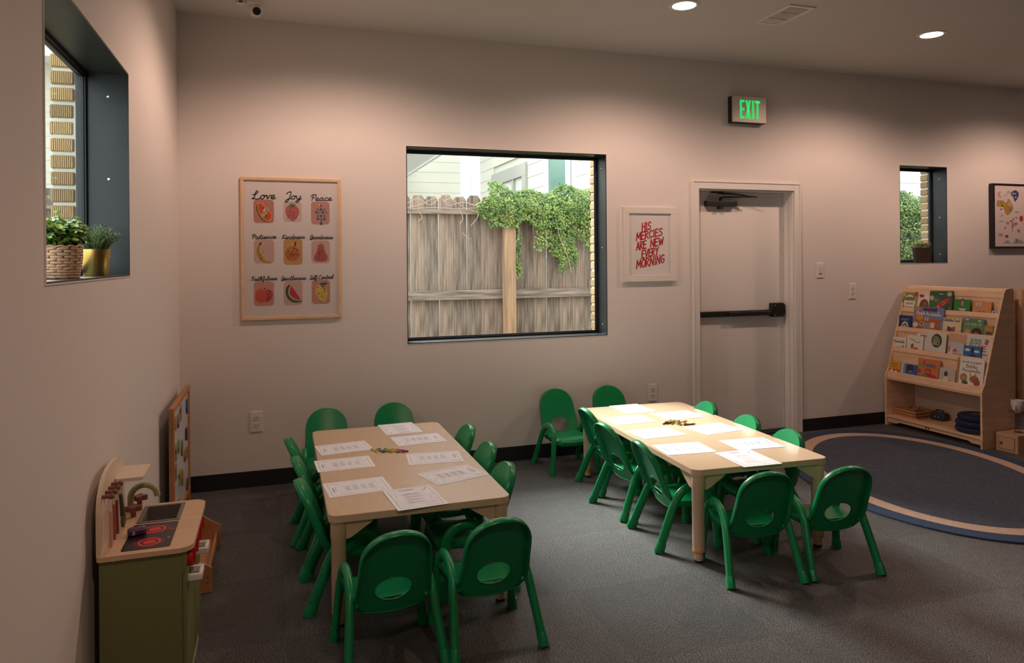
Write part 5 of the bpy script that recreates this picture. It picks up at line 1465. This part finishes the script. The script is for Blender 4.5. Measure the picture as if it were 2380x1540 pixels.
book(3, -.848, .208, .200, .008, (.58, .57, .55), 'large pale book with green and red capitals on the third tier', [((.48, .09, .06), [(.72, .72), (.86, .66), (.92, .86), (.78, .92)]), ((.46, .05, .06), RC(.70, .88, .26, .31)), ((.46, .05, .06), RC(.72, .84, .12, .16))], [('JESUS', .38, .68, .52, .18, (.14, .28, .25)), ('RISE', .5, .42, .72, .20, (.50, .06, .06))], push=.012)
book(3, -.812, .146, .118, .006, (.02, .14, .36), 'small blue book with clouds in front of the pale book on the third tier', [((.10, .20, .05), [(0, 0), (1, 0), (1, .22), (.6, .14), (.3, .2), (0, .12)]), ((.60, .62, .64), E_(.2, .72, .16, .09)), ((.60, .62, .64), E_(.74, .66, .16, .09)), ((.02, .03, .07), E_(.5, .72, .09, .22)), ((.02, .04, .16), E_(.5, .30, .2, .18)), ((.5, .45, .2), E_(.8, .18, .05, .06))], push=-.001)
book(4, -.115, .128, .130, .008, (.62, .34, .05), 'yellow book with a red picture panel at the left end of the bottom tier', [((.52, .02, .02), RC(.08, .92, .0, .46)), ((.66, .62, .58), E_(.3, .25, .16, .2)), ((.66, .62, .58), E_(.66, .22, .14, .18))], [('The', .36, .76, .24, .12, (.25, .15, .05)), ('Ant', .62, .76, .2, .12, (.25, .15, .05)), ('Moral', .5, .58, .5, .1, (.25, .15, .05))])
book(4, -.192, .030, .126, .014, (.60, .58, .56), 'white book edge beside the yellow book on the bottom tier', push=.01)
book(4, -.279, .140, .122, .006, (.05, .10, .26), 'blue book with a dark furry figure on the bottom tier', [((.20, .26, .42), RC(.0, .18, 0, 1)), ((.03, .03, .07), E_(.5, .72, .24, .26)), ((.06, .16, .32), E_(.5, .25, .3, .25)), ((.38, .18, .14), E_(.55, .52, .10, .06)), ((.14, .06, .05), E_(.25, .2, .1, .15))])
book(4, -.460, .212, .188, .010, (.56, .17, .06), 'orange farm book with a red tractor on the bottom tier', [((.44, .03, .03), sm([(.3, .12), (.35, .3), (.55, .35), (.8, .3), (.92, .2), (.85, .05), (.4, .02)])), ((.40, .03, .03), RC(.36, .62, .3, .56)), ((.45, .18, .14), RC(.4, .56, .36, .5)), ((.12, .28, .08), E_(.33, .14, .17, .17)), ((.24, .30, .08), E_(.1, .68, .09, .10)), ((.40, .05, .04), E_(.08, .42, .1, .1)), ((.14, .22, .20), E_(.08, .2, .08, .1)), ((.05, .02, .02), E_(.78, .08, .09, .09))], [('Farm', .52, .66, .54, .22, (.06, .16, .30))])
book(4, -.632, .158, .136, .006, (.46, .42, .38), 'grey book with a boy in white on the bottom tier', [((.62, .60, .57), sm([(.28, .2), (.4, .5), (.55, .5), (.62, .3), (.58, .1), (.35, .1)])), ((.05, .03, .025), E_(.46, .66, .10, .16)), ((.16, .22, .10), E_(.5, .08, .28, .08)), ((.20, .09, .06), E_(.68, .2, .05, .14))], [('Growing', .5, .86, .62, .07, (.62, .6, .56))])
book(4, -.832, .230, .240, .012, (.70, .66, .60), 'tall white animal book with a spotted spine on the bottom tier', [((.40, .26, .08), RC(0, .10, 0, 1))] + [((.06, .05, .03), E_(.02 + .06 * (k % 2), .05 + k * .055, .018, .018, 8)) for k in range(17)] + [((.34, .17, .07), E_(.28, .36, .13, .13)), ((.44, .26, .12), E_(.28, .36, .08, .08)), ((.10, .10, .05), E_(.34, .2, .12, .06)), ((.36, .12, .05), E_(.68, .34, .17, .12)), ((.28, .08, .03), E_(.78, .24, .12, .12)), ((.10, .05, .03), [(.52, .44), (.55, .44), (.5, .58)]), ((.10, .05, .03), [(.68, .46), (.71, .46), (.74, .58)]), ((.12, .16, .07), RC(.22, .96, .05, .09))],
     [('Bible', .56, .70, .42, .10, (.33, .26, .22)), ('Animals', .56, .57, .68, .10, (.30, .24, .20)), ('touch and feel', .55, .86, .72, .045, INK)], push=.002)
# things on the lower shelf
for k, (dx, da) in enumerate(((.012, 1.5), (.004, -1), (0, 2))):
    t = thing('wooden_puzzle', ('bottom', 'middle', 'top')[k] + ' wooden tray puzzle in the stack under the book display', 'puzzle', (5.895 + dx, -.185, .0885 + k * .024), (0, 0, R(da)), group='tray puzzles under the book display')
    B().box(-.115, .115, -.118, .118, 0, .009).build('puzzle_tray', M_pine, t, bevel=.001)
    rm = B()
    rm.box(-.115, .115, -.118, -.108, .009, .018); rm.box(-.115, .115, .108, .118, .009, .018); rm.box(-.115, -.105, -.108, .108, .009, .018); rm.box(.105, .115, -.108, .108, .009, .018)
    rm.build('tray_rim', M_pine, t)
    if k == 2:
        for j in range(14):
            a = random.uniform(-.085, .085); c_ = random.uniform(-.085, .085)
            q = B().prism(ell(a, c_, random.uniform(.015, .028), random.uniform(.012, .022), 7), .009, .020).build('puzzle_piece', mat('piece_%d' % (j % 4), [(.25, .12, .06), (.34, .20, .10), (.18, .08, .05), (.30, .22, .14)][j % 4], .5), t)
            B().lathe([(.003, .020), (.003, .028), (.006, .030), (.006, .034)], 8, a, c_).build('knob', mat('puzzle_knob', (.45, .30, .20), .5), q)
t = thing('toy_bin', 'small dark blue toy case between the puzzles and the round cushions', 'toy', (5.975, -.372, .0885), (0, 0, R(-78)))
M_dkblue = mat('dark_blue_plastic', (.018, .022, .04), .45)
B().prism([(-.055, 0), (.055, 0), (.060, .045), (.045, .062), (-.045, .062), (-.060, .045)], -.045, .045, 'y').build('case', M_dkblue, t, bevel=.008)
hq = [(-.03, 0, .058), (-.03, 0, .082), (.03, 0, .082), (.03, 0, .058)]
B().tube(hq, .007, 8).build('handle', M_dkblue, t, smooth=True)
for dx in (-.014, .014): B().tube([(dx, -.0455, .034), (dx, -.049, .034)], .006, 10).build('catch', flat((.24, .25, .30)), t)
for k in range(3):
    t = thing('round_cushion', ('lowest', 'middle', 'top') [k] + ' navy round cushion in the pile under the book display', 'cushion', (5.893 - (.010 if k == 0 else (.006 if k == 1 else 0)), -.785, .0885 + k * .046), group='round cushions under the book display')
    R_ = .148 if k < 2 else .138
    B().lathe([(.001, .0), (R_ * .9, .0), (R_ * .985, .008), (R_, .02), (R_, .026), (R_ * .985, .038), (R_ * .9, .045), (.001, .046)], 36, cap=False).build('cushion_body', M_navy, t, smooth=True)
    B().lathe([(R_ + .0005, .021), (R_ + .004, .023), (R_ + .0005, .025)], 36, cap=False).build('piping', mat('navy_piping', (.008, .010, .02), .6), t, smooth=True)
    if k == 2:
        B().prism(ell(0, 0, .055, .05, 20), .0462, .0472).build('patch', flat((.09, .10, .06)), t)

# ---- things right of the rack
for k in range(4):
    x, y, r_ = 7.225 + k * .021, -.085 + (.012 if k % 2 else -.012), .0105
    q = []; rad = []
    zz = 0.0
    while zz < 1.19:
        for dz, rs in ((0, 1.18), (.012, 1.0), (.20, .96)):
            if zz + dz < 1.195: q.append((x + .0008 * math.sin(zz * 9 + k), y, zz + dz)); rad.append(r_ * rs)
        zz += .212
    o = B().tube(q, rad, 10, axis=(1, 0, 0)).build('bamboo_pole', M_bamboo, None, smooth=True)
    tag(o, '%s bamboo pole in the upright bundle behind the book display' % ('leftmost', 'second', 'third', 'rightmost')[k], 'pole', 'bamboo poles against the back wall')
cb = thing('wooden_cabinet', 'pale wooden cabinet at the right edge of the picture', 'cabinet', (7.365, -.012, 0))
B().box(0, .75, -.050, 0, 0, 1.17).build('cabinet_body', M_birch, cb, bevel=.003)
B().box(.012, .37, -.060, -.050, .62, 1.155).build('cabinet_door', mat('pale_panel', (.52, .38, .29), .5), cb, bevel=.004)
B().box(.012, .37, -.060, -.050, .03, .595).build('cabinet_door', MATS['pale_panel'], cb, bevel=.004)
B().box(.38, .738, -.060, -.050, .62, 1.155).build('cabinet_door', MATS['pale_panel'], cb, bevel=.004)
B().box(.38, .738, -.060, -.050, .03, .595).build('cabinet_door', MATS['pale_panel'], cb, bevel=.004)
B().box(0, .75, -.054, -.050, .6, .615).build('cabinet_rail', M_birch, cb)

tx = thing('marble_tower', 'wooden drawer box with a clear plastic marble tower on top', 'toy', (5.829, -.990, 0), (0, 0, R(0)))
M_box = mat('pale_box_ply', (.52, .31, .18), .5, var=.08, scale=8)
B().prism([(0, 0), (.017, -.158), (.25, -.185), (.25, .0)][::-1], 0.0, .138).build('box_body', M_box, tx, bevel=.002)
rotd = math.atan2(-.158, .017)
dq = bpy.data.objects.new('drawer', B().box(.022, .135, -.003, .0, .022, .112).mesh('drawer', M_box)); COL.objects.link(dq); dq.parent = tx; dq.rotation_euler = (0, 0, rotd)
dl_ = B()
for (a, c, d_, e) in ((.020, .137, .020, .0225), (.020, .137, .1115, .114), (.020, .0225, .0225, .1115), (.1345, .137, .0225, .1115)): dl_.box(a, c, -.0034, -.0028, d_, e)
o = dl_.build('drawer_gap', flat((.10, .05, .03)), dq)
B().ball((.040, -.010, .066), .010, 10, 8).build('drawer_knob', M_darkred, dq, smooth=True)
cxm, cym = .120, -.082
B().lathe([(.030, .138), (.030, .142)], 20, cxm + .01, cym).build('base_ring', flat((.12, .06, .035)), tx)
B().lathe([(.0235, .142), (.0235, .30)], 20, cxm, cym, cap=False).build('clear_tube', M_clear, tx, smooth=True)
M_frost = mat('frosted_plastic', (.62, .56, .52), .3)
B().lathe([(.018, .288), (.024, .302), (.040, .325), (.043, .350), (.043, .352)], 20, cxm, cym, cap=False).build('funnel', M_frost, tx, smooth=True)
B().lathe([(.043, .352), (.045, .354), (.045, .385), (.040, .388), (.040, .354)], 20, cxm, cym, cap=False).build('cap_ring', M_frost, tx, smooth=True)
B().tube([(cxm - .03, cym - .01, .345), (cxm - .048, cym - .01, .345), (cxm - .050, cym - .01, .318)], .011, 10).build('spout', M_frost, tx, smooth=True)
for k in range(3):
    q = [(cxm + (.052 + .006 * k) * math.cos(a), cym + (.052 + .006 * k) * math.sin(a), .165 + .05 * k + .006 * j) for j, a in enumerate([2 * PI * i / 16 for i in range(14)])]
    B().tube(q, .0030, 6).build('marble_track', M_clear, tx, smooth=True)

# ================================================================== POTTED PLANTS
def basket(x, y, z):
    t = thing('potted_plant', 'bright round-leaved plant in a woven basket on the side-wall sill', 'plant', (x, y, z))
    B().lathe([(.052, .0), (.060, .03), (.062, .07), (.060, .1)], 28, cap=False).build('basket_lining', mat('basket_lining', (.24, .13, .07), .8), t, smooth=True)
    n = 22
    me = B().ball((0, 0, 0), (.0185, .0042, .0060), 10, 6).mesh('weave_strip', M_wicker, True)
    for r_ in range(11):
        zz = .0055 + r_ * .0088
        R_ = .054 + .0105 * math.sin(min(1, zz / .085) * PI * .5)
        for k in range(n):
            if (k + r_) % 2: continue
            a = 2 * PI * (k + random.uniform(-.06, .06)) / n
            link_mesh('weave_strip', me, t, (R_ * math.cos(a), R_ * math.sin(a), zz), (0, random.uniform(-.1, .1), a + PI / 2))
    q = []
    for k in range(97):
        a = 2 * PI * k / 96
        q.append((.0655 * math.cos(a), .0655 * math.sin(a), +.1015 + .0022 * math.sin(a * 14)))
    B().tube(q, .0036, 6).build('basket_rim', M_wicker, t, smooth=True)
    B().lathe([(.0005, .09), (.06, .09)], 24, cap=False).build('soil', M_soil, t)
    st = B(); lf = B()
    for k in range(110):
        a = random.uniform(0, 2 * PI); rr_ = math.sqrt(random.random())
        p0 = Vector((.035 * rr_ * math.cos(a), .035 * rr_ * math.sin(a), .09))
        p1 = Vector((.080 * rr_ * math.cos(a), .092 * rr_ * math.sin(a), .118 + .095 * random.random() * (1.2 - .6 * rr_)))
        pm = p0.lerp(p1, .5) + Vector((0, 0, .015))
        st.tube([p0, pm, p1], .0011, 5)
        for j in range(9):
            f = .3 + .7 * j / 8
            c = p0.lerp(pm, f * 2) if f < .5 else pm.lerp(p1, f * 2 - 1)
            b_ = a + j * 2.4
            nr = Vector((math.cos(b_) * .5, math.sin(b_) * .5, .9)) + Vector((random.gauss(0, .3), random.gauss(0, .3), 0))
            leaf_into(lf, c, random.uniform(.017, .026), nr, (math.cos(b_), math.sin(b_), .35), .85, .3)
    st.build('stems', M_leaf_r, t); lf.build('foliage', M_leaf_b, t)
    return t
basket(-.077, -2.45, W1[2] + .0062)
def goldpot(x, y, z):
    t = thing('potted_plant', 'rosemary-like plant in a shiny gold pot on the side-wall sill', 'plant', (x, y, z))
    B().lathe([(.040, 0), (.0415, .002), (.0505, .098), (.0515, .099), (.0515, .100), (.049, .100), (.047, .085), (.0005, .085)], 40, cap=False).build('gold_pot', M_gold, t, smooth=True)
    B().lathe([(.0005, .088), (.048, .088)], 24, cap=False).build('soil', M_soil, t)
    st = B(); lf = B()
    for k in range(130):
        a = random.uniform(0, 2 * PI); rr_ = math.sqrt(random.random())
        p0 = Vector((.03 * rr_ * math.cos(a), .03 * rr_ * math.sin(a), .088))
        p1 = Vector((.086 * rr_ * math.cos(a), .088 * rr_ * math.sin(a), .110 + .095 * (random.random() * .7 + .3) * (1.1 - .55 * rr_)))
        pm = p0.lerp(p1, .5) + Vector((0, 0, .012))
        st.tube([p0, pm, p1], .0010, 5)
        for j in range(22):
            f = .15 + .85 * j / 21
            c = p0.lerp(pm, f * 2) if f < .5 else pm.lerp(p1, f * 2 - 1)
            b_ = j * 2.4 + k
            d_ = Vector((math.cos(b_), math.sin(b_), .7))
            leaf_into(lf, c, random.uniform(.012, .019), Vector((-math.cos(b_) * .6, -math.sin(b_) * .6, 1)), d_, .22, .1)
    st.build('stems', M_leaf_r, t); lf.build('foliage', M_leaf_r, t)
goldpot(-.060, -2.02, W1[2] + .0062)
def brownpot(x, y, z):
    t = thing('potted_plant', 'pale succulent in a brown pot on the narrow window sill', 'plant', (x, y, z))
    bb = B().lathe([(.078, 0), (.080, .003), (.094, .130), (.096, .132), (.096, .136), (.090, .136), (.088, .118), (.0005, .118)], 32, 0, 0, 1.0, .76, cap=False)
    bb.build('brown_pot', M_brownpot, t, smooth=True)
    B().lathe([(.0005, .120), (.088, .120)], 24, 0, 0, 1, .76, cap=False).build('soil', M_soil, t)
    lf = B()
    for k in range(60):
        a = random.uniform(0, 2 * PI); rr_ = math.sqrt(random.random())
        c0 = Vector((.085 * rr_ * math.cos(a), .062 * rr_ * math.sin(a), .135 + .045 * random.random() * (1.2 - .5 * rr_)))
        lf.tube([(c0.x * .6, c0.y * .6, .12), c0], .0016, 5)
        for j in range(9):
            b_ = j * 2.4; e = .2 + .12 * j
            leaf_into(lf, c0, .022 - .001 * j, Vector((-math.cos(b_), -math.sin(b_), 1)), (math.cos(b_), math.sin(b_), e), .55, -.2)
    lf.build('foliage', M_leaf_s, t)
brownpot(6.285, .070, W3[2] + .0062)
